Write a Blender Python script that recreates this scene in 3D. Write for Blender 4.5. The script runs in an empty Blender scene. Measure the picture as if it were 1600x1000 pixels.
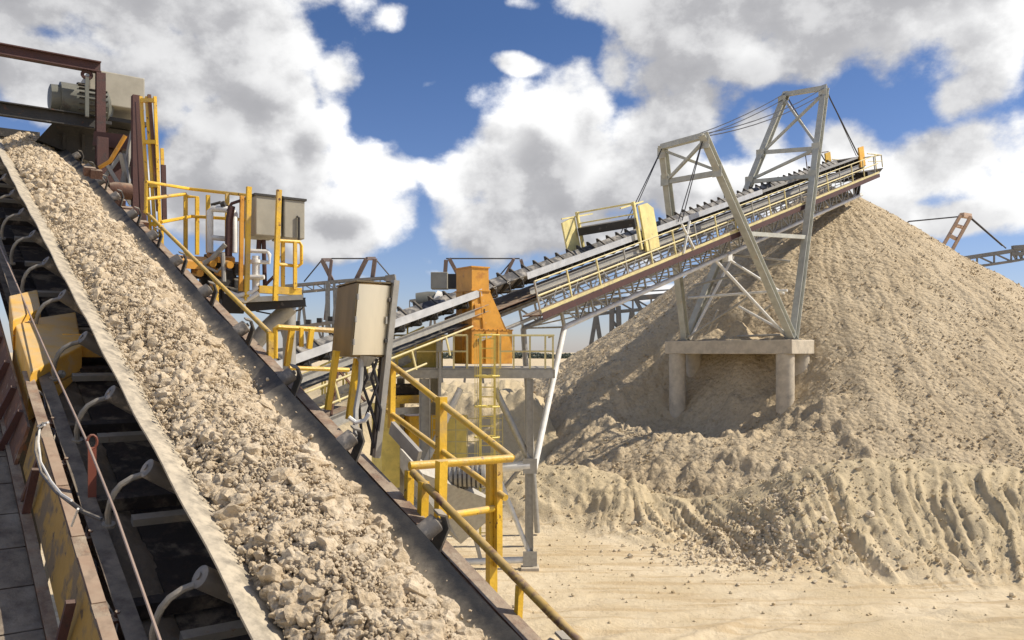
import bpy, bmesh, math, random
import numpy as np
from mathutils import Vector, Matrix
random.seed(7); RNG = np.random.default_rng(11)
S = bpy.context.scene
R = math.radians

# ---------------------------------------------------------------- camera, exposure
F = 1300.0                                   # focal length in px of a 1600 px wide frame
cam = bpy.data.cameras.new('camera'); camo = bpy.data.objects.new('camera', cam)
S.collection.objects.link(camo); S.camera = camo
cam.sensor_width = 36; cam.lens = 36 * F / 1600; cam.clip_end = 9000; cam.clip_start = 0.05
cam.shift_y = 50 / 1600.0
camo.location = (0, 0, 0); camo.rotation_euler = (R(90), 0, 0)
S.render.resolution_x = 1024; S.render.resolution_y = 640
S.view_settings.view_transform = 'Standard'; S.view_settings.look = 'None'
S.view_settings.exposure = 0.36; S.view_settings.gamma = 1

SUN_AZ, SUN_EL = 88, 46                      # clockwise from +Y (view direction), elevation
sd = Vector((math.sin(R(SUN_AZ)) * math.cos(R(SUN_EL)), math.cos(R(SUN_AZ)) * math.cos(R(SUN_EL)), math.sin(R(SUN_EL))))
sl = bpy.data.lights.new('sun', 'SUN'); sl.energy = 4.3; sl.angle = R(0.5); sl.color = (1, .90, .755)
slo = bpy.data.objects.new('sun', sl); S.collection.objects.link(slo)
slo.rotation_euler = (-sd).to_track_quat('-Z', 'Y').to_euler(); slo.location = sd * 60

# ---------------------------------------------------------------- sky with clouds
W = bpy.data.worlds.new('World'); S.world = W; W.use_nodes = True
SKY0 = (.82, .84, 1.12, 1); SKY1 = (.50, .63, .88, 1)         # filter on the clear sky, horizon and up
def build_world():
    nt = W.node_tree; nt.nodes.clear()
    def M(tree, op, a, b=None, c=None, clamp=False):
        n = tree.nodes.new('ShaderNodeMath'); n.operation = op; n.use_clamp = clamp
        for i, v in enumerate((a, b, c)):
            if v is None: continue
            if isinstance(v, (int, float)): n.inputs[i].default_value = v
            else: tree.links.new(v, n.inputs[i])
        return n.outputs[0]
    DIR = None
    def group(name, fill):
        g = bpy.data.node_groups.new(name, 'ShaderNodeTree')
        g.interface.new_socket('Dir', in_out='INPUT', socket_type='NodeSocketVector'); g.interface.new_socket('D', in_out='OUTPUT', socket_type='NodeSocketFloat')
        gi = g.nodes.new('NodeGroupInput'); go = g.nodes.new('NodeGroupOutput'); g.links.new(fill(g, gi.outputs[0]), go.inputs[0]); return g
    def noise(g, d, scale, detail, rough, off=0.0):
        n = g.nodes.new('ShaderNodeTexNoise'); n.noise_dimensions = '3D'
        v = g.nodes.new('ShaderNodeVectorMath'); v.operation = 'MULTIPLY_ADD'
        g.links.new(d, v.inputs[0]); v.inputs[1].default_value = (1, 1, 1.3); v.inputs[2].default_value = (off, off * .7, off * .3)
        g.links.new(v.outputs[0], n.inputs['Vector'])
        n.inputs['Scale'].default_value = scale; n.inputs['Detail'].default_value = detail; n.inputs['Roughness'].default_value = rough
        return n.outputs[0]
    # the cloud masses of this sky: (px, py, rx, ry, strength)
    blobs = [(150, -120, 420, 150, 1.1), (160, 10, 340, 85, 1.1), (400, 60, 110, 75, 1), (290, 110, 90, 60, 1), (60, 130, 230, 75, 1),
             (350, 205, 75, 60, 1), (430, 165, 110, 75, 1), (520, 110, 55, 60, .95), (530, 175, 50, 70, .9), (430, 260, 150, 90, 1.1), (560, 270, 70, 70, 1), (330, 310, 100, 55, .9), (500, 345, 150, 65, 1.1),
             (610, 330, 55, 35, .8), (480, 395, 110, 30, .7), (590, 8, 60, 28, .7), (808, 90, 52, 20, .8), (655, 260, 40, 30, .35), (690, 130, 50, 20, .2),
             (830, 190, 95, 75, 1), (900, 145, 80, 60, 1), (970, 100, 40, 40, .8), (1020, 220, 110, 90, 1.1), (880, 270, 170, 90, 1.2), (1080, 300, 90, 60, .9), (760, 350, 90, 60, 1), (900, 370, 190, 50, 1), (720, 300, 40, 40, .6),
             (1250, -120, 360, 130, 1.1), (1130, 40, 140, 85, 1.1), (1310, 50, 260, 95, 1.2), (1500, 40, 140, 110, 1.05), (1100, 120, 170, 40, .9), (1390, 100, 150, 45, .75), (1490, 130, 55, 35, .7), (840, -5, 60, 22, .5),
             (1180, 235, 55, 55, .8), (1200, 300, 120, 50, .8), (1390, 255, 150, 70, 1.05), (1560, 250, 90, 100, 1.0), (1470, 320, 190, 40, .85),
             (560, 440, 60, 16, .45), (660, 400, 60, 20, .4), (1040, 445, 70, 18, .5), (900, 505, 160, 12, .4), (700, 420, 110, 18, .4)]
    def f_blobs(g, d):
        wn = g.nodes.new('ShaderNodeTexNoise'); wn.inputs['Scale'].default_value = 5; wn.inputs['Detail'].default_value = 2; g.links.new(d, wn.inputs['Vector'])
        wv = g.nodes.new('ShaderNodeVectorMath'); wv.operation = 'MULTIPLY_ADD'; g.links.new(wn.outputs[1], wv.inputs[0]); wv.inputs[1].default_value = (.14, .14, .09); g.links.new(d, wv.inputs[2])
        w2 = g.nodes.new('ShaderNodeVectorMath'); w2.operation = 'SUBTRACT'; g.links.new(wv.outputs[0], w2.inputs[0]); w2.inputs[1].default_value = (.07, .07, .045)
        top = None
        for px, py, rx, ry, st in blobs:          # ellipse tested with one scale-rotate mapping and one length
            X = (px - 800) / F; Z = (550 - py) / F; c = Vector((X, 1, Z)); L = c.length; c.normalize()
            e1 = Vector((1, -X, 0)).normalized(); e2 = c.cross(e1) * -1
            if e2.z < 0: e2 = -e2
            rx_ = rx / F / L / (1 + X * X) ** .5; ry_ = ry / F / L
            df = g.nodes.new('ShaderNodeVectorMath'); df.operation = 'SUBTRACT'; g.links.new(w2.outputs[0], df.inputs[0]); df.inputs[1].default_value = c
            d1 = g.nodes.new('ShaderNodeVectorMath'); d1.operation = 'DOT_PRODUCT'; g.links.new(df.outputs[0], d1.inputs[0]); d1.inputs[1].default_value = e1 / rx_
            d2 = g.nodes.new('ShaderNodeVectorMath'); d2.operation = 'DOT_PRODUCT'; g.links.new(df.outputs[0], d2.inputs[0]); d2.inputs[1].default_value = e2 / ry_
            r2 = M(g, 'MULTIPLY_ADD', d2.outputs[1], d2.outputs[1], M(g, 'MULTIPLY', d1.outputs[1], d1.outputs[1]))
            v = M(g, 'MULTIPLY_ADD', r2, -.34, .27 + .46 * st)
            top = v if top is None else M(g, 'SMOOTH_MAX', top, v, .12)
        sp = g.nodes.new('ShaderNodeSeparateXYZ'); g.links.new(d, sp.inputs[0])
        out = M(g, 'MULTIPLY_ADD', sp.outputs[1], -2.2, 1.1, clamp=True)      # behind the camera: broken cover everywhere
        return M(g, 'MAXIMUM', M(g, 'MAXIMUM', top, -1.0), M(g, 'MULTIPLY', out, .38))
    def f_noise(g, d):
        n1 = noise(g, d, 8.5, 9, .60, 1.3)
        vo = g.nodes.new('ShaderNodeTexVoronoi'); vo.feature = 'SMOOTH_F1'; vo.inputs['Scale'].default_value = 17; vo.inputs['Smoothness'].default_value = .5
        nz = g.nodes.new('ShaderNodeTexNoise'); nz.inputs['Scale'].default_value = 14; nz.inputs['Detail'].default_value = 3; g.links.new(d, nz.inputs['Vector'])
        wv = g.nodes.new('ShaderNodeVectorMath'); wv.operation = 'MULTIPLY_ADD'; g.links.new(nz.outputs[1], wv.inputs[0]); wv.inputs[1].default_value = (.06, .06, .06); g.links.new(d, wv.inputs[2])
        g.links.new(wv.outputs[0], vo.inputs['Vector'])
        return M(g, 'ADD', M(g, 'MULTIPLY', M(g, 'SUBTRACT', n1, .5), 1.15), M(g, 'MULTIPLY', M(g, 'SUBTRACT', .45, vo.outputs[0]), .32))
    GB = group('cloud_masses', f_blobs); GN = group('cloud_billows', f_noise)
    tc = nt.nodes.new('ShaderNodeTexCoord')
    nrm = nt.nodes.new('ShaderNodeVectorMath'); nrm.operation = 'NORMALIZE'; nt.links.new(tc.outputs['Generated'], nrm.inputs[0])
    def call(gr, off):
        a = nt.nodes.new('ShaderNodeVectorMath'); a.operation = 'ADD'; nt.links.new(nrm.outputs[0], a.inputs[0]); a.inputs[1].default_value = off
        q = nt.nodes.new('ShaderNodeGroup'); q.node_tree = gr; nt.links.new(a.outputs[0], q.inputs[0]); return q.outputs[0]
    B0 = call(GB, (0, 0, 0)); B1 = call(GB, (.035, 0, .078)); N0 = call(GN, (0, 0, 0)); N1 = call(GN, (.016, .0, .024))
    D0 = M(nt, 'SUBTRACT', M(nt, 'ADD', B0, N0), .36)
    D2 = M(nt, 'SUBTRACT', M(nt, 'MULTIPLY_ADD', N0, .35, B1), .12)
    def rng(v, a, b, c=0., d=1., smooth=True):
        m = nt.nodes.new('ShaderNodeMapRange'); m.interpolation_type = 'SMOOTHSTEP' if smooth else 'LINEAR'
        nt.links.new(v, m.inputs[0])
        for i, x in enumerate((a, b, c, d)): m.inputs[i + 1].default_value = x
        return m.outputs[0]
    alpha = rng(D0, -.06, .20)
    fine = rng(M(nt, 'SUBTRACT', N0, N1), -.26, .22)              # small scale relief lit from upper right
    under = rng(M(nt, 'ADD', M(nt, 'MULTIPLY', D2, .85), M(nt, 'MULTIPLY', D0, .15)), -.15, .72)   # cloud above me = I am shaded
    lit = M(nt, 'ADD', M(nt, 'MULTIPLY_ADD', fine, .34, .14), M(nt, 'MULTIPLY', M(nt, 'SUBTRACT', 1.0, under), .62), clamp=True)
    cr = nt.nodes.new('ShaderNodeValToRGB'); nt.links.new(lit, cr.inputs[0])
    cr.color_ramp.elements[0].position = 0.0; cr.color_ramp.elements[0].color = (.25, .25, .27, 1)
    cr.color_ramp.elements[1].position = 1.0; cr.color_ramp.elements[1].color = (.98, .98, .98, 1)
    e = cr.color_ramp.elements.new(.35); e.color = (.40, .40, .415, 1)
    e = cr.color_ramp.elements.new(.65); e.color = (.76, .76, .76, 1)
    sky = nt.nodes.new('ShaderNodeTexSky'); sky.sky_type = 'NISHITA'; sky.sun_disc = False
    sky.sun_elevation = R(SUN_EL); sky.sun_rotation = R(SUN_AZ); sky.air_density = 1.0; sky.dust_density = .3; sky.ozone_density = 1.5; sky.altitude = 0
    K = .085
    tint = nt.nodes.new('ShaderNodeMix'); tint.data_type = 'RGBA'; tint.blend_type = 'MULTIPLY'; tint.inputs[0].default_value = 1
    sz = nt.nodes.new('ShaderNodeSeparateXYZ'); nt.links.new(nrm.outputs[0], sz.inputs[0])
    tr = nt.nodes.new('ShaderNodeValToRGB'); nt.links.new(sz.outputs[2], tr.inputs[0]); tr.color_ramp.elements[0].color = SKY0; tr.color_ramp.elements[1].position = .36; tr.color_ramp.elements[1].color = SKY1
    nt.links.new(sky.outputs[0], tint.inputs[6]); nt.links.new(tr.outputs[0], tint.inputs[7])
    bg1 = nt.nodes.new('ShaderNodeBackground'); nt.links.new(tint.outputs[2], bg1.inputs[0]); bg1.inputs[1].default_value = K
    bg2 = nt.nodes.new('ShaderNodeBackground'); nt.links.new(cr.outputs[0], bg2.inputs[0]); bg2.inputs[1].default_value = 1.0
    mx = nt.nodes.new('ShaderNodeMixShader'); nt.links.new(alpha, mx.inputs[0]); nt.links.new(bg1.outputs[0], mx.inputs[1]); nt.links.new(bg2.outputs[0], mx.inputs[2])
    out = nt.nodes.new('ShaderNodeOutputWorld'); nt.links.new(mx.outputs[0], out.inputs[0])
build_world()
W.cycles.sampling_method = 'MANUAL'; W.cycles.sample_map_resolution = 256

# ---------------------------------------------------------------- numpy noise
def _hash(ix, iy, seed):
    h = (ix.astype(np.int64) * 374761393 + iy.astype(np.int64) * 668265263 + seed * 974634777) & 0xffffffff
    h = ((h ^ (h >> 13)) * 1274126177) & 0xffffffff
    return ((h ^ (h >> 16)) & 0xffff) / 65535.0
def vnoise(x, y, seed=0):
    ix = np.floor(x); iy = np.floor(y); fx = x - ix; fy = y - iy
    fx = fx * fx * (3 - 2 * fx); fy = fy * fy * (3 - 2 * fy)
    a = _hash(ix, iy, seed); b = _hash(ix + 1, iy, seed); c = _hash(ix, iy + 1, seed); d = _hash(ix + 1, iy + 1, seed)
    return (a * (1 - fx) + b * fx) * (1 - fy) + (c * (1 - fx) + d * fx) * fy - .5
def fbm(x, y, f, oct=4, seed=0, gain=.5):
    s = 0; a = 1
    for o in range(oct):
        s = s + a * vnoise(x * f + 17.3 * o, y * f - 9.1 * o, seed + o); f *= 2.03; a *= gain
    return s
def smax(a, b, k):
    h = np.clip(.5 + .5 * (a - b) / k, 0, 1); return b + (a - b) * h + k * h * (1 - h)
def sstep(a, b, x):
    t = np.clip((x - a) / (b - a), 0, 1); return t * t * (3 - 2 * t)

# ---------------------------------------------------------------- mesh helpers
COL = S.collection
def V(p): return np.array(p, float)
def nz(v): v = V(v); return v / (np.linalg.norm(v) + 1e-12)
def at(px, py, depth): return V(((px - 800) / F * depth, depth, (550 - py) / F * depth))
class MB:
    def __init__(s): s.v = []; s.f = []
    def _add(s, vs, fs):
        o = len(s.v); s.v += [tuple(map(float, p)) for p in vs]; s.f += [tuple(i + o for i in f) for f in fs]; return s
    def box(s, c, size, ax=None):
        c = V(c); h = V(size) / 2; A = np.eye(3) if ax is None else np.array(ax, float)
        vs = [c + sx * h[0] * A[0] + sy * h[1] * A[1] + sz * h[2] * A[2] for sx in (-1, 1) for sy in (-1, 1) for sz in (-1, 1)]
        fs = [(0, 1, 3, 2), (4, 6, 7, 5), (0, 4, 5, 1), (2, 3, 7, 6), (0, 2, 6, 4), (1, 5, 7, 3)]
        return s._add(vs, fs)
    def frame(s, a, b, up):
        d = nz(V(b) - V(a)); u = V(up); sd_ = np.cross(d, u)
        if np.linalg.norm(sd_) < 1e-4: sd_ = np.cross(d, V((1, 0, 0)))
        sd_ = nz(sd_); u = np.cross(sd_, d); return d, sd_, u
    def beam(s, a, b, w, h, up=(0, 0, 1)):           # w sideways, h along up
        d, sv, u = s.frame(a, b, up); a = V(a); b = V(b)
        return s.box((a + b) / 2, (np.linalg.norm(b - a), w, h), (d, sv, u))
    def ibeam(s, a, b, w, h, t=.012, up=(0, 0, 1)):
        d, sv, u = s.frame(a, b, up); o = u * (h / 2 - t / 2); a = V(a); b = V(b)
        s.beam(a + o, b + o, w, t, u); s.beam(a - o, b - o, w, t, u); s.beam(a, b, t, h - 2 * t - .0004, u); return s
    def channel(s, a, b, w, h, t=.012, up=(0, 0, 1), side=1):
        d, sv, u = s.frame(a, b, up); o = u * (h / 2 - t / 2); a = V(a); b = V(b)
        s.beam(a + o, b + o, w, t, u); s.beam(a - o, b - o, w, t, u); k = sv * side * (w / 2 - t / 2)
        s.beam(a + k, b + k, t, h - 2 * t - .0004, u); return s
    def tube(s, pts, r, n=8, cap=True):
        pts = [V(p) for p in pts]; m = len(pts); rs = r if isinstance(r, (list, tuple)) else [r] * m
        t0 = nz(pts[1] - pts[0]); up = V((0, 0, 1)) if abs(t0[2]) < .9 else V((1, 0, 0))
        e1 = nz(np.cross(t0, up)); vs = []
        for i, p in enumerate(pts):
            t = nz(pts[min(i + 1, m - 1)] - pts[max(i - 1, 0)]); e1 = nz(e1 - t * (e1 @ t)); e2 = np.cross(t, e1)
            for k in range(n):
                a = 2 * math.pi * k / n; vs.append(p + rs[i] * (math.cos(a) * e1 + math.sin(a) * e2))
        fs = [(i * n + k, i * n + (k + 1) % n, (i + 1) * n + (k + 1) % n, (i + 1) * n + k) for i in range(m - 1) for k in range(n)]
        if cap: fs += [tuple(range(n))[::-1], tuple((m - 1) * n + k for k in range(n))]
        return s._add(vs, fs)
    def cyl(s, a, b, r, n=16): return s.tube([a, b], r, n)
    def lathe(s, a, b, prof, n=20):                  # prof: (t 0..1, r)
        a = V(a); b = V(b); return s.tube([a + (b - a) * t + nz(b - a) * 1e-5 * i for i, (t, r) in enumerate(prof)], [r for t, r in prof], n)
    def prism(s, poly, ext):
        p = [V(q) for q in poly]; e = V(ext); n = len(p)
        return s._add(p + [q + e for q in p], [tuple(range(n))[::-1], tuple(range(n, 2 * n))] + [(i, (i + 1) % n, n + (i + 1) % n, n + i) for i in range(n)])
    def loft(s, rings, cap=True):
        n = len(rings[0]); vs = [p for r in rings for p in r]
        fs = [(i * n + k, i * n + (k + 1) % n, (i + 1) * n + (k + 1) % n, (i + 1) * n + k) for i in range(len(rings) - 1) for k in range(n)]
        if cap: fs += [tuple(range(n))[::-1], tuple((len(rings) - 1) * n + k for k in range(n))]
        return s._add(vs, fs)
    def build(s, name, mat, parent=None, smooth=False, bevel=0, kind=None):
        me = bpy.data.meshes.new(name)
        o = bpy.data.objects.new(name, me)
        org = V(parent['_o']) if parent is not None else V((0, 0, 0))
        if parent is None and s.v:
            a = np.array(s.v); org = V(((a[:, 0].min() + a[:, 0].max()) / 2, (a[:, 1].min() + a[:, 1].max()) / 2, a[:, 2].min())); o.location = org
        me.from_pydata([tuple(V(p) - org) for p in s.v], [], s.f)
        me.materials.append(mat); COL.objects.link(o)
        bm = bmesh.new(); bm.from_mesh(me); bmesh.ops.recalc_face_normals(bm, faces=bm.faces); bm.to_mesh(me); bm.free()
        if parent is not None:
            o.parent = parent; o.location = tuple(org - V(parent['_w']))
            o['_o'] = list(org); o['_w'] = list(org)
        if smooth:
            me.polygons.foreach_set('use_smooth', [True] * len(me.polygons))
            me.set_sharp_from_angle(angle=R(40))
        if bevel:
            m = o.modifiers.new('bevel', 'BEVEL'); m.width = bevel; m.segments = 2; m.limit_method = 'ANGLE'
        if kind: o['kind'] = kind
        return o
def thing(name, label, cat, loc, group=None):
    o = bpy.data.objects.new(name, None); COL.objects.link(o); o.location = tuple(loc); o.empty_display_size = .3
    o['label'] = label; o['category'] = cat; o['_o'] = list(map(float, loc)); o['_w'] = list(map(float, loc))
    if group: o['group'] = group
    return o
def tag(o, label, cat, group=None, kind=None):
    if label: o['label'] = label
    if cat: o['category'] = cat
    if group: o['group'] = group
    if kind: o['kind'] = kind
    return o
def np_mesh(name, verts, faces, mat, smooth=False):     # faces: (n,3) or (n,4) int array
    me = bpy.data.meshes.new(name); k = faces.shape[1]
    me.vertices.add(len(verts)); me.vertices.foreach_set('co', verts.astype(np.float32).ravel())
    me.loops.add(faces.size); me.loops.foreach_set('vertex_index', faces.astype(np.int32).ravel())
    me.polygons.add(len(faces)); me.polygons.foreach_set('loop_start', np.arange(0, faces.size, k, dtype=np.int32))
    me.polygons.foreach_set('use_smooth', np.full(len(faces), smooth))
    me.update(calc_edges=True); me.validate(); me.materials.append(mat)
    o = bpy.data.objects.new(name, me); COL.objects.link(o); return o
def grid_faces(nx, ny):
    i = np.arange((nx - 1) * (ny - 1)); r = i // (nx - 1); c = i % (nx - 1); a = r * nx + c
    return np.stack([a, a + 1, a + nx + 1, a + nx], 1)

# ---------------------------------------------------------------- materials
def mat(name, col, rough=.6, metal=0., spots=None, bump=0., bscale=20, dust=0., var=.12, vscale=3., stretch=(1, 1, 1), spec=.5):
    """spots: list of (colour, scale, threshold, softness) for rust, chips and dirt"""
    m = bpy.data.materials.new(name); m.use_nodes = True; nt = m.node_tree; b = nt.nodes['Principled BSDF']
    g = nt.nodes.new('ShaderNodeNewGeometry')
    mp = nt.nodes.new('ShaderNodeMapping'); nt.links.new(g.outputs['Position'], mp.inputs[0]); mp.inputs['Scale'].default_value = stretch
    def noise(scale, detail=5, rough_=.6, off=0):
        n = nt.nodes.new('ShaderNodeTexNoise'); n.inputs['Scale'].default_value = scale; n.inputs['Detail'].default_value = detail; n.inputs['Roughness'].default_value = rough_
        if off:
            q = nt.nodes.new('ShaderNodeMapping'); nt.links.new(mp.outputs[0], q.inputs[0]); q.inputs['Location'].default_value = (off, off * 2, off * 3); nt.links.new(q.outputs[0], n.inputs['Vector'])
        else: nt.links.new(mp.outputs[0], n.inputs['Vector'])
        return n.outputs[0]
    def rng(v, a, c, x=0., y=1.):
        r = nt.nodes.new('ShaderNodeMapRange'); r.interpolation_type = 'SMOOTHSTEP'; nt.links.new(v, r.inputs[0])
        for i, k in enumerate((a, c, x, y)): r.inputs[i + 1].default_value = k
        return r.outputs[0]
    def mix(f, a, c):
        x = nt.nodes.new('ShaderNodeMix'); x.data_type = 'RGBA'
        for s_, v in ((0, f), (6, a), (7, c)):
            if hasattr(v, 'links'): nt.links.new(v, x.inputs[s_])
            elif s_ == 0: x.inputs[0].default_value = v
            else: x.inputs[s_].default_value = (*v[:3], 1)
        return x.outputs[2]
    c = mix(rng(noise(vscale), .3, .7), tuple(k * (1 - var) for k in col), tuple(min(1, k * (1 + var)) for k in col))
    met = None
    for i, (sc_, scale, th, soft) in enumerate(spots or []):
        f = rng(noise(scale, 7, .65, 3.7 * (i + 1)), th, th + soft); c = mix(f, c, sc_)
        if metal: 
            inv = nt.nodes.new('ShaderNodeMath'); inv.operation = 'SUBTRACT'; inv.inputs[0].default_value = 1; nt.links.new(f, inv.inputs[1])
            met = inv.outputs[0]
    if dust:
        sp = nt.nodes.new('ShaderNodeSeparateXYZ'); nt.links.new(g.outputs['Normal'], sp.inputs[0])
        f1 = rng(sp.outputs[2], .25, .95); f2 = rng(noise(6, 6, .65, 9.1), .30, .62, .25, 1)
        mm = nt.nodes.new('ShaderNodeMath'); mm.operation = 'MULTIPLY'; nt.links.new(f1, mm.inputs[0]); nt.links.new(f2, mm.inputs[1])
        m2 = nt.nodes.new('ShaderNodeMath'); m2.operation = 'MULTIPLY'; nt.links.new(mm.outputs[0], m2.inputs[0]); m2.inputs[1].default_value = dust
        c = mix(m2.outputs[0], c, (.50, .43, .32))
    nt.links.new(c, b.inputs['Base Color']); b.inputs['Roughness'].default_value = rough; b.inputs['Metallic'].default_value = metal
    b.inputs['Specular IOR Level'].default_value = spec
    if met is not None:
        mu = nt.nodes.new('ShaderNodeMath'); mu.operation = 'MULTIPLY'; nt.links.new(met, mu.inputs[0]); mu.inputs[1].default_value = metal; nt.links.new(mu.outputs[0], b.inputs['Metallic'])
    if bump:
        bp = nt.nodes.new('ShaderNodeBump'); bp.inputs['Strength'].default_value = bump; bp.inputs['Distance'].default_value = .02
        nt.links.new(noise(bscale, 8, .65, 1.7), bp.inputs['Height']); nt.links.new(bp.outputs[0], b.inputs['Normal'])
    return m
RUST = (.13, .055, .03); RUSTL = (.24, .11, .055)
M_yel = mat('yellow_paint', (.74, .46, .035), .42, spots=[((.50, .34, .12), 2.5, .48, .22), ((.40, .22, .06), 6, .60, .12), (RUST, 13, .62, .05)], bump=.3, bscale=30, dust=.5)
M_pale = mat('faded_yellow_paint', (.62, .54, .26), .6, spots=[((.40, .34, .22), 4, .52, .2), (RUSTL, 8, .70, .06)], dust=.45)
M_oran = mat('orange_hopper_paint', (.60, .29, .035), .45, spots=[((.42, .18, .03), 2.5, .5, .2), ((.60, .45, .22), 5, .60, .12), ((.16, .07, .03), 14, .68, .05)], bump=.2, bscale=6, dust=.3)
M_rust = mat('rusty_steel', (.12, .062, .042), .8, spots=[(RUSTL, 5, .5, .2), ((.30, .26, .21), 7, .6, .12)], bump=.5, bscale=40, dust=.55)
M_maroon = mat('oxide_primer_steel', (.075, .032, .028), .7, spots=[((.04, .03, .028), 5, .55, .15)], bump=.3, bscale=40, dust=.2)
M_dark = mat('dark_steel', (.045, .043, .04), .6, .3, spots=[(RUST, 6, .6, .12), ((.2, .18, .15), 5, .6, .14)], bump=.3, dust=.5)
M_galv = mat('galvanised_steel', (.37, .36, .325), .5, .35, spots=[((.36, .32, .26), 5, .58, .15)], bump=.1, bscale=25, dust=.45, vscale=8)
M_mast = mat('mast_grey_green_paint', (.45, .455, .40), .55, spots=[((.45, .40, .31), 3, .55, .2)], dust=.5)
M_white = mat('white_pipe_paint', (.72, .72, .69), .5, spots=[((.48, .43, .35), 4, .6, .15)], dust=.4)
M_grey = mat('grey_machine_paint', (.13, .135, .115), .5, spots=[((.08, .07, .06), 4, .55, .15)], bump=.1, dust=.12)
M_cab = mat('grey_enclosure_paint', (.33, .31, .25), .5, spots=[((.30, .27, .22), 3, .62, .2)], dust=.4)
M_ss = mat('shade_toned_stainless_sheet', (.20, .155, .09), .38, .9, bump=.12, bscale=3.5, var=.3, vscale=2.2, stretch=(1, 1, .35))  # dark brown base paints in the shade on the cabinet's left face
M_ssd = mat('light_toned_brushed_stainless_door', (.80, .74, .58), .34, .85, bump=.10, bscale=2.5, var=.14, vscale=3, stretch=(1, 1, .2))  # bright copy of the sheet; sunlit tone of the right face put into colour
M_under = mat('painted_shade_underside_steel', (.028, .023, .020), .85, spots=[((.20, .165, .12), 3.5, .50, .15), ((.07, .05, .04), 9, .5, .2)], bump=.5)  # base colour carries the shade under belt and in openings; pale spots are dust
M_conc = mat('concrete', (.52, .46, .36), .85, spots=[((.27, .25, .21), 2.2, .56, .2)], bump=.6, bscale=14, dust=.6, var=.15)
M_cable = mat('steel_cable', (.07, .07, .075), .6, .4)
M_hose = mat('black_hose_rubber', (.03, .03, .035), .5, dust=.6)
M_cord = mat('pull_cord_sheath', (.33, .25, .20), .6)
M_roller = mat('idler_roller_steel', (.16, .15, .14), .5, .3, spots=[((.36, .32, .27), 7, .5, .15)], bump=.3, dust=.6)
M_plank = mat('walkway_plank', (.09, .066, .05), .85, spots=[((.2, .17, .14), 3, .5, .2)], bump=.6, bscale=25, dust=.35)
M_red = mat('red_oxide_bracket', (.17, .045, .025), .6, spots=[(RUST, 8, .55, .1)], dust=.2)
M_beige = mat('stencilled_yellow_beam', (.36, .22, .05), .65, spots=[((.17, .125, .075), 3.5, .46, .12), ((.09, .065, .045), 8, .58, .08)], bump=.3, dust=.7)

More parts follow.
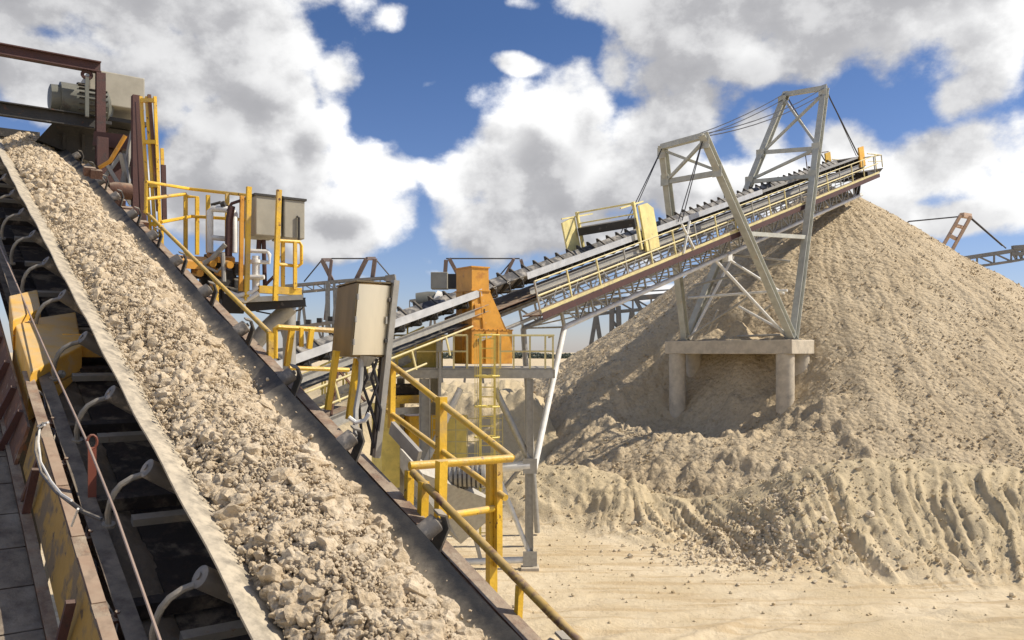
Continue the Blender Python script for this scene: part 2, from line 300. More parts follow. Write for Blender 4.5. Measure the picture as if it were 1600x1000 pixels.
def ground_mat(name, c1, c2, c3, big=.25, fine=9, bump=.5, dist=.06, peb=None, rough=.95, spoil=None):
    m = bpy.data.materials.new(name); m.use_nodes = True; nt = m.node_tree; b = nt.nodes['Principled BSDF']
    g = nt.nodes.new('ShaderNodeNewGeometry')
    def N(s, d=6, r=.6):
        n = nt.nodes.new('ShaderNodeTexNoise'); nt.links.new(g.outputs['Position'], n.inputs['Vector']); n.inputs['Scale'].default_value = s; n.inputs['Detail'].default_value = d; n.inputs['Roughness'].default_value = r; return n.outputs[0]
    cr = nt.nodes.new('ShaderNodeValToRGB'); nt.links.new(N(big), cr.inputs[0])
    cr.color_ramp.elements[0].position = .32; cr.color_ramp.elements[0].color = (*c1, 1); cr.color_ramp.elements[1].position = .68; cr.color_ramp.elements[1].color = (*c2, 1)
    cr2 = nt.nodes.new('ShaderNodeMapRange'); nt.links.new(N(fine, 8, .7), cr2.inputs[0]); cr2.inputs[1].default_value = .48; cr2.inputs[2].default_value = .68
    mx = nt.nodes.new('ShaderNodeMix'); mx.data_type = 'RGBA'; nt.links.new(cr2.outputs[0], mx.inputs[0]); nt.links.new(cr.outputs[0], mx.inputs[6]); mx.inputs[7].default_value = (*c3, 1)
    colo = mx.outputs[2]
    if spoil:                                   # streaks where wheels have swept pale fines aside
        mp = nt.nodes.new('ShaderNodeMapping'); nt.links.new(g.outputs['Position'], mp.inputs[0]); mp.inputs['Rotation'].default_value = (0, 0, .42); mp.inputs['Scale'].default_value = (.14, 1.5, 1)
        ns = nt.nodes.new('ShaderNodeTexNoise'); nt.links.new(mp.outputs[0], ns.inputs['Vector']); ns.inputs['Scale'].default_value = 1.6; ns.inputs['Detail'].default_value = 7; ns.inputs['Distortion'].default_value = .6
        ms = nt.nodes.new('ShaderNodeMapRange'); ms.interpolation_type = 'SMOOTHSTEP'; nt.links.new(ns.outputs[0], ms.inputs[0]); ms.inputs[1].default_value = .50; ms.inputs[2].default_value = .64; ms.inputs[4].default_value = .75
        m5 = nt.nodes.new('ShaderNodeMix'); m5.data_type = 'RGBA'; nt.links.new(ms.outputs[0], m5.inputs[0]); nt.links.new(colo, m5.inputs[6]); m5.inputs[7].default_value = (.50, .38, .225, 1); colo = m5.outputs[2]
    if spoil:                                   # dug spoil above the floor is a browner, damper material
        sp = nt.nodes.new('ShaderNodeSeparateXYZ'); nt.links.new(g.outputs['Position'], sp.inputs[0])
        zz = nt.nodes.new('ShaderNodeMath'); zz.operation = 'MULTIPLY_ADD'; nt.links.new(N(.8, 6), zz.inputs[0]); zz.inputs[1].default_value = 1.6; nt.links.new(sp.outputs[2], zz.inputs[2])
        mr_ = nt.nodes.new('ShaderNodeMapRange'); nt.links.new(zz.outputs[0], mr_.inputs[0]); mr_.inputs[1].default_value = -5.7; mr_.inputs[2].default_value = -4.7
        m3 = nt.nodes.new('ShaderNodeMix'); m3.data_type = 'RGBA'; nt.links.new(mr_.outputs[0], m3.inputs[0]); nt.links.new(colo, m3.inputs[6])
        m4 = nt.nodes.new('ShaderNodeMix'); m4.data_type = 'RGBA'; nt.links.new(N(4, 8, .7), m4.inputs[0]); m4.inputs[6].default_value = (spoil[0] * .72, spoil[1] * .72, spoil[2] * .7, 1); m4.inputs[7].default_value = (spoil[0] * 1.25, spoil[1] * 1.25, spoil[2] * 1.25, 1)
        nt.links.new(m4.outputs[2], m3.inputs[7]); colo = m3.outputs[2]
    nt.links.new(colo, b.inputs['Base Color']); b.inputs['Roughness'].default_value = rough; b.inputs['Specular IOR Level'].default_value = .15
    h = N(fine * 1.5, 10, .72)
    if peb:
        v = nt.nodes.new('ShaderNodeTexVoronoi'); nt.links.new(g.outputs['Position'], v.inputs['Vector']); v.inputs['Scale'].default_value = peb
        a = nt.nodes.new('ShaderNodeMath'); a.operation = 'SUBTRACT'; nt.links.new(h, a.inputs[0]); nt.links.new(v.outputs[0], a.inputs[1]); h = a.outputs[0]
    bp = nt.nodes.new('ShaderNodeBump'); bp.inputs['Strength'].default_value = bump; bp.inputs['Distance'].default_value = dist
    nt.links.new(h, bp.inputs['Height']); nt.links.new(bp.outputs[0], b.inputs['Normal'])
    return m
M_rock = ground_mat('crushed_limestone', (.54, .43, .285), (.70, .60, .45), (.42, .33, .215), big=7, fine=26, bump=1.0, dist=.018)
M_pile = ground_mat('stockpile_aggregate', (.475, .385, .255), (.555, .465, .325), (.41, .325, .21), big=.3, fine=6, bump=.8, dist=.09, peb=5)
M_ground = ground_mat('quarry_floor_sand', (.55, .445, .28), (.70, .60, .43), (.56, .455, .30), big=.35, fine=3.2, bump=.8, dist=.09, spoil=(.53, .44, .29))

# ---------------------------------------------------------------- terrain
AX, AY, AZ = 18.9, 50.0, 10.3; SL = .70; G0 = -6.6
CX = V((-30, -4, 0, 2.5, 4.8, 6.3, 8.0, 9.5, 11, 12.5, 14.1, 17, 20, 26, 34, 60))
CY = V((40, 36, 34, 33, 31.5, 31, 29.8, 29, 28.6, 28.4, 28.3, 27.6, 26.6, 25, 24, 24))
CZ = V((-6.7, -5.6, -4.7, -4.5, -5.3, -5.5, -5.0, -4.2, -3.8, -3.65, -3.65, -3.9, -4.0, -4.1, -4.6, -6.6))
FY = V((36, 32, 30.0, 29.6, 27.2, 25.6, 24.0, 23.4, 22.9, 22.6, 22.3, 21.8, 21, 19.5, 18.5, 20))
def berm(x, y):
    wx = x + fbm(x, y, .35, 3, 5) * 1.0
    cy = np.interp(wx, CX, CY) + fbm(x, y, .25, 2, 9) * 1.0; cz = np.interp(wx, CX, CZ); fy = np.interp(wx, CX, FY)
    t = np.clip((y - fy) / (cy - fy), 0, 1.0)
    front = G0 + (cz - G0) * (.35 * t + .65 * t * t * (3 - 2 * t)) + fbm(x, y, .45, 3, 19) * .55 * np.sin(t * math.pi)
    back = cz - .30 * np.clip(y - cy, 0, 99)
    h = np.where(y < cy, front, back)
    mid = np.sin(np.clip(t, 0, 1) * math.pi) ** .7 * (y < cy + .3)
    patch = sstep(-.12, .22, fbm(x, y, .28, 2, 23)) * .75 + .25
    fan = (wx - 11.5) * (1.0 + .10 * (cy - y))                     # rills fan out down the slope
    gx = fan * 1.5 + fbm(x, y * .6, .5, 3, 21) * .75
    g1 = (1 - np.clip(np.abs(vnoise(gx, y * .06, 33)) * 3.4, 0, 1)) ** 1.6
    g2 = (1 - np.clip(np.abs(vnoise(gx * 2.7 + 7, y * .12, 35)) * 3.2, 0, 1)) ** 1.4
    g3 = (1 - np.clip(np.abs(vnoise(gx * 6.1 + 3, y * .25, 37)) * 3, 0, 1))
    return h - (.23 * g1 + .15 * g2 + .09 * g3) * mid * patch * sstep(2, 7, wx) - .10 * g2 * mid
def cone(x, y):
    dx = x - AX; dy = y - AY; r = np.sqrt(dx * dx + dy * dy + .5); a = np.arctan2(dy, dx)
    z = AZ - SL * r + .35 * np.exp(-((r - 7) / 6) ** 2)
    z += fbm(x, y, .16, 3, 40) * .55 * sstep(1, 9, r)
    # slide ribs running down the flank (strongest to the left of the crown)
    rib = np.abs(vnoise(a * 22 + fbm(x, y, .4, 2, 3) * 1.2, r * .05, 51)) * 2
    z -= (.10 * (1 - rib) ** 2) * sstep(1.5, 5, r)
    # hollow dug out under the concrete pier
    u = (x - 9.4) * .69 + (y - 37.4) * .72; v = (x - 9.4) * .72 - (y - 37.4) * .69
    z -= (2.5 - .22 * v) * np.exp(-(np.abs(u) / 2.7) ** 2.5 - (np.abs(v) / 4.6) ** 4)
    z += .9 * np.exp(-((x - 10.6) / .8) ** 2 - ((y - 38.6) / 1.1) ** 2)
    return z
def ground_h(x, y):
    far = sstep(60, 200, np.hypot(x, y))
    h = G0 + fbm(x, y, .09, 3, 2) * .5 + fbm(x, y, .7, 4, 4) * .10 * (1 - far)
    for cx_, cy_, rr_, w_, am in ((18, 2, 21.0, .55, .10), (18, 2, 23.1, .55, .10), (26, -4, 27.5, .6, .09), (26, -4, 29.6, .6, .09), (2, 44, 19.5, .5, .06), (2, 44, 21.4, .5, .06), (9, 8, 13, .5, .07), (9, 8, 15, .5, .07)):
        r_ = np.hypot(x - cx_, y - cy_) + fbm(x, y, .15, 2, int(rr_)) * 2.2; d_ = (r_ - rr_) / w_      # wheel ruts with lug marks and pushed-up edges
        ang = np.arctan2(y - cy_, x - cx_) * rr_ * 6
        h += am * 1.9 * (-np.exp(-d_ ** 2 * 3) * (1 + .35 * np.sin(ang + 4 * np.abs(d_))) + .55 * np.exp(-(np.abs(d_) - 1.0) ** 2 * 9)) * sstep(-.35, .15, fbm(x, y, .2, 2, 7 + int(rr_)))
    h = smax(h, berm(x, y), .35)
    h += 0.35 * sstep(60, 400, y) * 2.2 * (fbm(x, y, .012, 3, 61) + .1)
    # rising bench and cut face at the back left, behind the transfer tower
    b = sstep(33, 40, y + fbm(x, y, .15, 4, 14) * 5) * (1 - sstep(.5, 4, x + fbm(x, y, .2, 2, 15) * 2)) * sstep(-60, -30, x)
    h += b * (4.6 + fbm(x, y, .3, 4, 16) * 1.3 - np.abs(fbm(x, y * .3, 1.2, 3, 17)) * .5) * (1 - sstep(55, 75, y))
    return h
def dense(a, b, step, lo, hi, grow=1.12):
    c = list(np.arange(a, b + 1e-6, step)); s_ = step; x = b
    while x < hi: s_ *= grow; x += s_; c.append(x)
    s_ = step; x = a; pre = []
    while x > lo: s_ *= grow; x -= s_; pre.append(x)
    return V(pre[::-1] + c)
gx = dense(-5, 26, .085, -4500, 4500); gy = dense(15.5, 40, .085, -1200, 8000)
X, Y = np.meshgrid(gx, gy); Z = ground_h(X, Y)
lump = fbm(X, Y, 3.2, 3, 90, .75) * .07 + np.maximum(0, fbm(X, Y, 5.0, 2, 95)) * .09 + np.maximum(0, fbm(X, Y, .9, 2, 97) - .1) * np.abs(fbm(X, Y, 2.2, 3, 98)) * 1.2
Z += lump * (sstep(-6.35, -5.7, Z) * .95 + .10) * (np.hypot(X, Y) < 70)
go = np_mesh('ground', np.stack([X.ravel(), Y.ravel(), Z.ravel()], 1), grid_faces(len(gx), len(gy)), M_ground, True)
go['kind'] = 'structure'

px_ = dense(-5, 40, .10, -12, 47, 1.2); py_ = dense(24, 52, .10, 22, 80, 1.15)
X, Y = np.meshgrid(px_, py_); Z = cone(X, Y); Gh = ground_h(X, Y)
Z2 = Z + fbm(X, Y, 1.3, 2, 71) * .10 + (np.abs(vnoise(X * 3.1, Y * 3.1, 72)) + np.abs(vnoise(X * 6.3, Y * 6.3, 73)) * .6) * .17 - .05
rough_lump = np.maximum(0, fbm(X, Y, 1.3, 5, 75, .62)) * .55 * sstep(2.5, -2.0, Z) * (1 - sstep(12, 16, X))
Z2 += rough_lump
fc = grid_faces(len(px_), len(py_)); keep = (Z2 > Gh - .5).ravel()
fc = fc[keep[fc].any(1)]
used = np.unique(fc); remap = -np.ones(X.size, int); remap[used] = np.arange(len(used))
po = np_mesh('stockpile', np.stack([X.ravel(), Y.ravel(), Z2.ravel()], 1)[used], remap[fc], M_pile, True)
tag(po, 'huge conical stockpile of pale tan crushed aggregate under the stacker head', 'stockpile')

# ---------------------------------------------------------------- rocks
def ico(sub):
    bm = bmesh.new(); bmesh.ops.create_icosphere(bm, subdivisions=sub, radius=1); v = np.array([x.co[:] for x in bm.verts]); f = np.array([[a.index for a in t.verts] for t in bm.faces]); bm.free(); return v, f
def rockshape(sub, seed, cuts=9):
    r = np.random.default_rng(seed); v, f = ico(sub); v = v.copy()
    for k in range(cuts):
        n = r.normal(size=3); n /= np.linalg.norm(n); d = r.uniform(.53, .88); t = v @ n
        v -= np.clip(t - d, 0, 9)[:, None] * n
    if sub >= 2:
        for k in range(7 if sub > 2 else 4):
            n = r.normal(size=3); n /= np.linalg.norm(n); v *= 1 + .045 * np.sin(v @ n * r.uniform(5, 11) + r.uniform(0, 6))[:, None]
    v *= np.array([1, r.uniform(.72, .95), r.uniform(.55, .85)]); return v, f
def rotmats(n, rng):
    q = rng.normal(size=(n, 4)); q /= np.linalg.norm(q, axis=1)[:, None]; w, x, y, z = q.T
    return np.stack([1 - 2 * (y * y + z * z), 2 * (x * y - w * z), 2 * (x * z + w * y), 2 * (x * y + w * z), 1 - 2 * (x * x + z * z), 2 * (y * z - w * x), 2 * (x * z - w * y), 2 * (y * z + w * x), 1 - 2 * (x * x + y * y)], 1).reshape(n, 3, 3)
def merged_rocks(pos, rad, sub, seed, nvar=8):
    rng = np.random.default_rng(seed); vs = []; fs = []; o = 0; var = rng.integers(0, nvar, len(pos)); Rm = rotmats(len(pos), rng)
    for k in range(nvar):
        idx = np.nonzero(var == k)[0]
        if not len(idx): continue
        v, f = rockshape(sub, 100 + k + seed); P = np.einsum('nij,vj->nvi', Rm[idx], v) * rad[idx][:, None, None] + pos[idx][:, None, :]
        vs.append(P.reshape(-1, 3)); F_ = f[None] + (np.arange(len(idx)) * len(v))[:, None, None] + o; fs.append(F_.reshape(-1, 3)); o += len(idx) * len(v)
    return np.concatenate(vs), np.concatenate(fs)

# loose stones scattered over the stockpile and the spoil at its foot
n = 34000
a = RNG.uniform(-math.pi * .98, .12 * math.pi, n); rr = 24 * np.sqrt(RNG.uniform(.002, 1, n)); sx_ = AX + rr * np.cos(a); sy_ = AY + rr * np.sin(a)
sz_ = cone(sx_, sy_); gh = ground_h(sx_, sy_); ok = sz_ > gh; sx_, sy_, sz_ = sx_[ok], sy_[ok], sz_[ok]
rad = (RNG.gamma(2.0, .0105, len(sx_)) + .012) * (.75 + .6 * np.hypot(sx_ - AX, sy_ - AY) / 24)
v_, f_ = merged_rocks(np.stack([sx_, sy_, sz_ + rad * .3], 1), rad, 1, 31)
o = np_mesh('loose_aggregate', v_, f_, M_pile); tag(o, 'loose stones lying over the flank of the big stockpile', 'stones', kind='stuff')
n = 15000
sx_ = RNG.uniform(0, 26, n); sy_ = RNG.uniform(20, 36, n); sz_ = ground_h(sx_, sy_); ok = (sz_ > G0 + .25) | (RNG.uniform(size=n) < .07); sx_, sy_, sz_ = sx_[ok], sy_[ok], sz_[ok]
rad = RNG.gamma(1.5, .016, len(sx_)) + .010
v_, f_ = merged_rocks(np.stack([sx_, sy_, sz_ + rad * .4], 1), rad, 1, 47)
o = np_mesh('spoil_stones', v_, f_, M_ground); tag(o, 'small stones and clods strewn over the gullied sand berm', 'stones', kind='stuff')

# pale rubble tongue at the toe of the berm
n = 2400; a = RNG.normal(0, 1, n); b_ = RNG.normal(0, 1, n); sx_ = 8.0 + a * 1.5 + b_ * .3; sy_ = 26.8 + b_ * 1.1 - a * .35; sz_ = ground_h(sx_, sy_)
rad = RNG.gamma(1.8, .020, n) + .012
v_, f_ = merged_rocks(np.stack([sx_, sy_, sz_ + rad * .35], 1), rad, 1, 53)
o = np_mesh('pale_rubble', v_, f_, ground_mat('pale_rubble_stone', (.56, .47, .33), (.66, .57, .43), (.42, .34, .23), big=2, fine=12)); tag(o, 'patch of pale rubble lying at the toe of the berm in the middle of the yard', 'rubble', kind='stuff')
# ================================================================ NEAR CONVEYOR (local frame: s up the slope, q across, n normal)
ND = nz((-.73, 1, .454)); NW = nz((ND[1], -ND[0], 0)); NN = np.cross(NW, ND)
L0 = 3.7 * V((-.308, 1, -.346)); UP = V((0, 0, 1))
def L(s, q, n): return L0 + s * ND + q * NW + n * NN
def hit(px, py, q=None, n=None, s=None):
    r = V(((px - 800) / F, 1, (550 - py) / F))
    axv, val = (NW, q) if q is not None else ((NN, n) if n is not None else (ND, s))
    return r * ((val + L0 @ axv) / (r @ axv))
SEND = 15.6
def belt_n(q):                                   # trough profile
    if q < .36: return -.27 * (q / .36) ** 1.75          # left lip lies flatter
    if q > .84: return -.27 * (1 - ((q - .84) / .36) ** 1.15)
    return -.27
# belt material: rubber, worn grey, caked with pale dust along the left lip
def belt_mat():
    m = bpy.data.materials.new('dusty_belt_rubber'); m.use_nodes = True; nt = m.node_tree; b = nt.nodes['Principled BSDF']
    g = nt.nodes.new('ShaderNodeNewGeometry')
    dq = nt.nodes.new('ShaderNodeVectorMath'); dq.operation = 'DOT_PRODUCT'; nt.links.new(g.outputs['Position'], dq.inputs[0]); dq.inputs[1].default_value = NW
    def N(scale, det=6, off=0):
        n = nt.nodes.new('ShaderNodeTexNoise'); mp = nt.nodes.new('ShaderNodeMapping'); nt.links.new(g.outputs['Position'], mp.inputs[0]); mp.inputs['Location'].default_value = (off, 0, 0)
        nt.links.new(mp.outputs[0], n.inputs['Vector']); n.inputs['Scale'].default_value = scale; n.inputs['Detail'].default_value = det; n.inputs['Roughness'].default_value = .65; return n.outputs[0]
    def mr(v, a, c, x=0., y=1.):
        r = nt.nodes.new('ShaderNodeMapRange'); r.interpolation_type = 'SMOOTHSTEP'; nt.links.new(v, r.inputs[0])
        for i, k in enumerate((a, c, x, y)): r.inputs[i + 1].default_value = k
        return r.outputs[0]
    def mth(op, a, c):
        n = nt.nodes.new('ShaderNodeMath'); n.operation = op
        for i, v in enumerate((a, c)):
            if isinstance(v, (int, float)): n.inputs[i].default_value = v
            else: nt.links.new(v, n.inputs[i])
        return n.outputs[0]
    base = float(L0 @ NW); q = mth('SUBTRACT', dq.outputs['Value'], base)
    qn = mth('ADD', q, mth('MULTIPLY', mth('SUBTRACT', N(7), .5), .10))
    left = mr(qn, .22, .36, 1, 0)                               # caked left lip
    edge_clean = mr(qn, .015, .09, 1.0, .62)
    mid = mth('MULTIPLY', mr(qn, 1.0, 1.19, 1.0, 0), mr(N(11, 6, 4), .3, .65, .4, 1))   # fines next to the load
    film = mr(N(3.5, 8, 9), .35, .8, .02, .16)
    f = mth('MAXIMUM', mth('MAXIMUM', mth('MULTIPLY', mth('MULTIPLY', left, edge_clean), mr(N(16, 6, 2), .25, .6, .45, .92)), mid), film)
    mx = nt.nodes.new('ShaderNodeMix'); mx.data_type = 'RGBA'; nt.links.new(f, mx.inputs[0]); mx.inputs[6].default_value = (.022, .025, .030, 1); mx.inputs[7].default_value = (.55, .48, .36, 1)
    nt.links.new(mx.outputs[2], b.inputs['Base Color']); b.inputs['Roughness'].default_value = .55; b.inputs['Specular IOR Level'].default_value = .35
    bp = nt.nodes.new('ShaderNodeBump'); bp.inputs['Strength'].default_value = .35; bp.inputs['Distance'].default_value = .01; nt.links.new(N(30, 8), bp.inputs['Height']); nt.links.new(bp.outputs[0], b.inputs['Normal'])
    return m
M_belt = belt_mat()
M_idl = mat('dusty_idler_frame_steel', (.20, .19, .17), .6, .2, spots=[((.34, .29, .22), 6, .5, .2), (RUST, 9, .62, .1)], bump=.3, dust=.35)
idl_s = [.72 + 1.235 * k for k in range(-2, 12)]
def sag(s, q):
    ph = ((s - .72) / 1.235) * 2 * math.pi; e = abs(q - .6) / .6
    return -.010 * (1 - math.cos(ph)) * e ** 4
conv = thing('belt_conveyor', 'foreground inclined trough belt conveyor loaded with broken limestone', 'conveyor', L(6, .6, -1.0))
ss = np.arange(-2.2, SEND + .01, .2); qs = [0, .02, .08, .16, .24, .32, .36, .42, .6, .78, .84, .88, .96, 1.04, 1.12, 1.18, 1.2]
P = []; 
for s_ in ss:
    P += [L(s_, q, belt_n(q) + sag(s_, q) + .008 * math.sin(s_ * 1.7) * (q < .3)) for q in qs]
for s_ in ss: P += [L(s_, q, belt_n(q) + sag(s_, q) + .008 * math.sin(s_ * 1.7) * (q < .3) - .018) for q in qs]
nq = len(qs); ns = len(ss); mb = MB(); top = grid_faces(nq, ns); fcs = [tuple(f) for f in top] + [tuple(reversed(tuple(f + nq * ns))) for f in top]
o_ = nq * ns
for i in range(ns - 1):
    for k in (0, nq - 1):
        a, b = i * nq + k, (i + 1) * nq + k; fcs.append((a, b, b + o_, a + o_))
mb._add(P, fcs)
# the belt flattens and turns down over the head pulley, return run below
for k in range(9):
    a0 = math.pi / 2 - k * math.pi / 8; a1 = math.pi / 2 - (k + 1) * math.pi / 8
    if k == 8: break
    pr = [L(SEND + .35 + .33 * math.cos(a), q, -.42 + .33 * math.sin(a)) for a in (a0, a1) for q in (.02, 1.18)]
    mb._add(pr, [(0, 1, 3, 2)])
mb._add([L(SEND, .02, -.09), L(SEND, 1.18, -.09), L(SEND + .35, 1.18, -.09), L(SEND + .35, .02, -.09)], [(0, 1, 2, 3)])
mb.build('belt', M_belt, conv, smooth=True)
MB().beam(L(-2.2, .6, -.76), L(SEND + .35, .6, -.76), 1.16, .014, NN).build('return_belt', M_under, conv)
MB().lathe(L(SEND + .35, -.05, -.42), L(SEND + .35, 1.25, -.42), [(0, .05), (.03, .05), (.03, .31), (.97, .31), (.97, .05), (1, .05)], 24).build('head_pulley', M_dark, conv, True)
# stringers
MB().channel(L(-2.2, -.30, -.60), L(SEND, -.30, -.60), .10, .20, .012, NN, 1).build('stringer', mat('dark_brown_stringer_steel', (.05, .035, .028), .75, spots=[((.16, .12, .09), 5, .5, .2)], bump=.5, dust=.35), conv)
MB().channel(L(-2.2, 1.44, -.30), L(SEND - .6, 1.44, -.30), .12, .20, .012, NN, -1).build('stringer', M_rust, conv)
# underside pan that catches spillage
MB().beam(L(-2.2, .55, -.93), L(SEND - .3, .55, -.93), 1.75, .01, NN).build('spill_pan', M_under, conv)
mb = MB()
for k, s_ in enumerate(idl_s):
    mb.channel(L(s_ + .55, -.25, -.66), L(s_ + .55, 1.40, -.66), .08, .1, .01, NN)
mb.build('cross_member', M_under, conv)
# spillage heaps lying on the pan
for k, s_ in enumerate(idl_s):
    root = thing_part = MB()
    # wing roller arms left: a bent pipe from the stringer up to the roller end
    a = [L(s_, -.235, -.50), L(s_, -.245, -.42), L(s_, -.235, -.34), L(s_, -.215, -.275), L(s_, -.18, -.225), L(s_, -.12, -.185), L(s_, -.05, -.165)]
    root.tube(a, [.019] * 7, 8); root.cyl(L(s_, -.235, -.51), L(s_, -.235, -.49), .04, 10)
    root.beam(L(s_, -.10, -.49), L(s_, 1.40, -.49), .07, .05, NN)
    root.beam(L(s_, .34, -.49), L(s_, .34, -.33), .05, .02, ND); root.beam(L(s_, .86, -.49), L(s_, .86, -.33), .05, .02, ND)
    # right-hand bracket: flat plate standing on the stringer with a turned-in top
    root.loft([[L(s_ - .05, 1.36, -.20), L(s_ + .05, 1.36, -.20), L(s_ + .05, 1.375, -.20), L(s_ - .05, 1.375, -.20)],
               [L(s_ - .05, 1.40, -.02), L(s_ + .05, 1.40, -.02), L(s_ + .05, 1.415, -.02), L(s_ - .05, 1.415, -.02)],
               [L(s_ - .04, 1.37, .055), L(s_ + .04, 1.37, .055), L(s_ + .04, 1.38, .065), L(s_ - .04, 1.38, .065)],
               [L(s_ - .03, 1.32, .065), L(s_ + .03, 1.32, .065), L(s_ + .03, 1.32, .08), L(s_ - .03, 1.32, .08)]])
    br = root.build('idler_frame', M_idl, conv, True)
    r = .062
    MB().lathe(L(s_, -.055, -.115), L(s_, .345, -.385), [(0, .02), (.02, .02), (.02, r * .75), (.035, r), (.97, r), (1, r * .7)], 18).build('roller', M_roller, br, True)
    MB().lathe(L(s_, 1.36, .02), L(s_, .86, -.372), [(0, .018), (.03, .018), (.03, r * .7), (.045, r), (.97, r), (1, r * .7)], 18).build('roller', M_roller, br, True)
    MB().lathe(L(s_, .37, -.352), L(s_, .83, -.352), [(0, r * .8), (.02, r), (.98, r), (1, r * .8)], 16).build('roller', M_roller, br, True)
# trestles carrying the conveyor and its walkways down to the quarry floor
for s_ in (.5, 5.5, 10.5, 14.6):
    for q_ in (-.30, 1.44):
        p_ = L(s_, q_, -1.0); MB().ibeam(p_, (p_[0], p_[1], -6.8), .18, .18, .014, ND).build('trestle_leg', M_dark, conv)
    a_, b_ = L(s_, -.30, -1.0), L(s_, 1.44, -1.0); MB().beam((a_[0], a_[1], -6.2), b_ - UP * .4, .09, .09, UP).build('trestle_brace', M_dark, conv)
# rusty cover strip right of the belt
MB().beam(L(-2.2, 1.44, -.19), L(SEND - 1.2, 1.44, -.19), .10, .012, NN).build('stringer_flange_cover', M_rust, conv)

# ---- rocks on the belt
def heap(s, q):
    t = (q - .61) / .48
    return np.where(np.abs(t) < 1, -.25 + .285 * np.sqrt(np.clip(1 - t * t, 0, 1)), -.25) - .02 * (q > .56) * (q - .56) / .4 + .035 * np.sin(s * 1.1 + 1) + .03 * np.sin(s * 2.7 + q * 4)
ss_ = np.arange(-2.2, SEND + .1, .05); qq_ = np.linspace(.15, 1.10, 26); SS, QQ = np.meshgrid(ss_, qq_, indexing='ij')
HH = heap(SS, QQ) - .03 + fbm(SS, QQ, 9, 3, 8) * .05
bn = np.array([belt_n(q) for q in qq_]); HH = np.maximum(HH, bn[None] - .01)
PP = L0 + SS[..., None] * ND + QQ[..., None] * NW + HH[..., None] * NN
o = np_mesh('crushed_stone_bed', PP.reshape(-1, 3), grid_faces(26, len(ss_)), M_rock, True)
N_ = 15500
rs = RNG.uniform(-2.0, SEND + .25, N_); rad = np.clip(RNG.gamma(1.7, .0125, N_) + .010, .011, .085)
wq = .44 + .03 * np.sin(rs * 1.9) + .025 * np.sin(rs * 4.7 + 1)
rq = .615 + (wq + RNG.normal(0, .02, N_)) * RNG.uniform(-1, 1, N_)
rq = np.maximum(rq, .16 + rad * .7)
rn = heap(rs, rq) + rad * RNG.uniform(-.15, .45, N_) + RNG.uniform(-.01, .03, N_)
pos = L0 + rs[:, None] * ND + rq[:, None] * NW + rn[:, None] * NN
# some big lumps near the viewer
big = [(700, 945, .085), (285, 700, .075), (335, 670, .05), (480, 745, .07), (430, 775, .06), (420, 965, .07), (455, 935, .06), (545, 880, .065), (600, 930, .065), (640, 900, .05), (375, 880, .05), (520, 830, .05),
       (350, 640, .05), (260, 640, .045), (365, 745, .06), (520, 960, .06), (590, 985, .06), (665, 975, .05), (430, 690, .05), (330, 600, .05), (395, 905, .06), (475, 865, .055), (560, 800, .05), (720, 990, .05)]
bp_ = []; 
for x_, y_, r_ in big:
    p_ = hit(x_, y_, n=.02); lq = float((p_ - L0) @ NW); ls = float((p_ - L0) @ ND); bp_.append(L(ls, lq, float(heap(np.array(ls), np.array(lq))) + r_ * .45))
pos = np.concatenate([V(bp_), pos]); rad = np.concatenate([V([b[2] for b in big]), rad])
vis = rad / pos[:, 1]; inframe = (rs > -.9); score = vis.copy(); score[len(big):][~inframe] = 0
X_ = 800 + F * pos[:, 0] / pos[:, 1]; Y_ = 550 - F * pos[:, 2] / pos[:, 1]; score[(X_ < 5) | (Y_ > 1010)] = 0
order = np.argsort(-score); pick = order[:300]; rest = np.setdiff1d(np.arange(len(pos)), pick)
rm = []
for k in range(10):
    v, f = rockshape(3, 500 + k, 11); me = bpy.data.meshes.new('limestone_lump'); me.from_pydata(v.tolist(), [], f.tolist()); me.materials.append(M_rock); rm.append(me)
GR = 'pale tan limestone lumps riding on the loaded foreground belt'
for j, i in enumerate(pick):
    o = bpy.data.objects.new('limestone_lump', rm[j % 10]); COL.objects.link(o); o.location = tuple(pos[i]); r_ = rad[i] * 1.12
    o.scale = (r_, r_, r_); o.rotation_euler = (RNG.uniform(-.5, .5), RNG.uniform(-.5, .5), RNG.uniform(0, 6.28))
    tag(o, 'broken pale tan limestone lump lying on the heaped load of the foreground belt', 'rock', GR)
small = rest[rad[rest] / pos[rest, 1] < .006]; mid = np.setdiff1d(rest, small)
v1, f1 = merged_rocks(pos[mid], rad[mid], 2, 61); v2, f2 = merged_rocks(pos[small], rad[small], 1, 62)
N2 = 42000; s2 = RNG.uniform(-1.4, 9, N2); q2 = .62 + RNG.normal(0, .23, N2); bad = (q2 < .13) | (q2 > 1.06 + RNG.uniform(-.06, .06, N2)); q2[bad] = RNG.uniform(.22, 1.0, bad.sum()); r2 = RNG.gamma(2, .0036, N2) + .005
hb = np.maximum(heap(s2, q2), np.array([belt_n(float(a)) for a in q2])); p2 = L0 + s2[:, None] * ND + q2[:, None] * NW + (hb + r2 * .5 + RNG.uniform(0, .05, N2))[:, None] * NN
v3, f3 = merged_rocks(p2, r2, 1, 63)
bed = COL.objects['crushed_stone_bed'] if 'crushed_stone_bed' in COL.objects else None
o = np_mesh('crushed_stone', np.concatenate([v1, v2, v3]), np.concatenate([f1, f2 + len(v1), f3 + len(v1) + len(v2)]), M_rock)
tag(o, 'small broken limestone and fines filling the foreground belt between the lumps', 'stones', kind='stuff')
tag(bed, 'bed of limestone fines heaped under the lumps on the foreground belt', 'stones', kind='stuff')
# two crumbs on the bare right-hand rubber
for x_, y_ in ((577, 757), (600, 765), (655, 825), (648, 833), (540, 600)):
    p_ = hit(x_, y_, q=1.12 if y_ > 700 else 1.0)

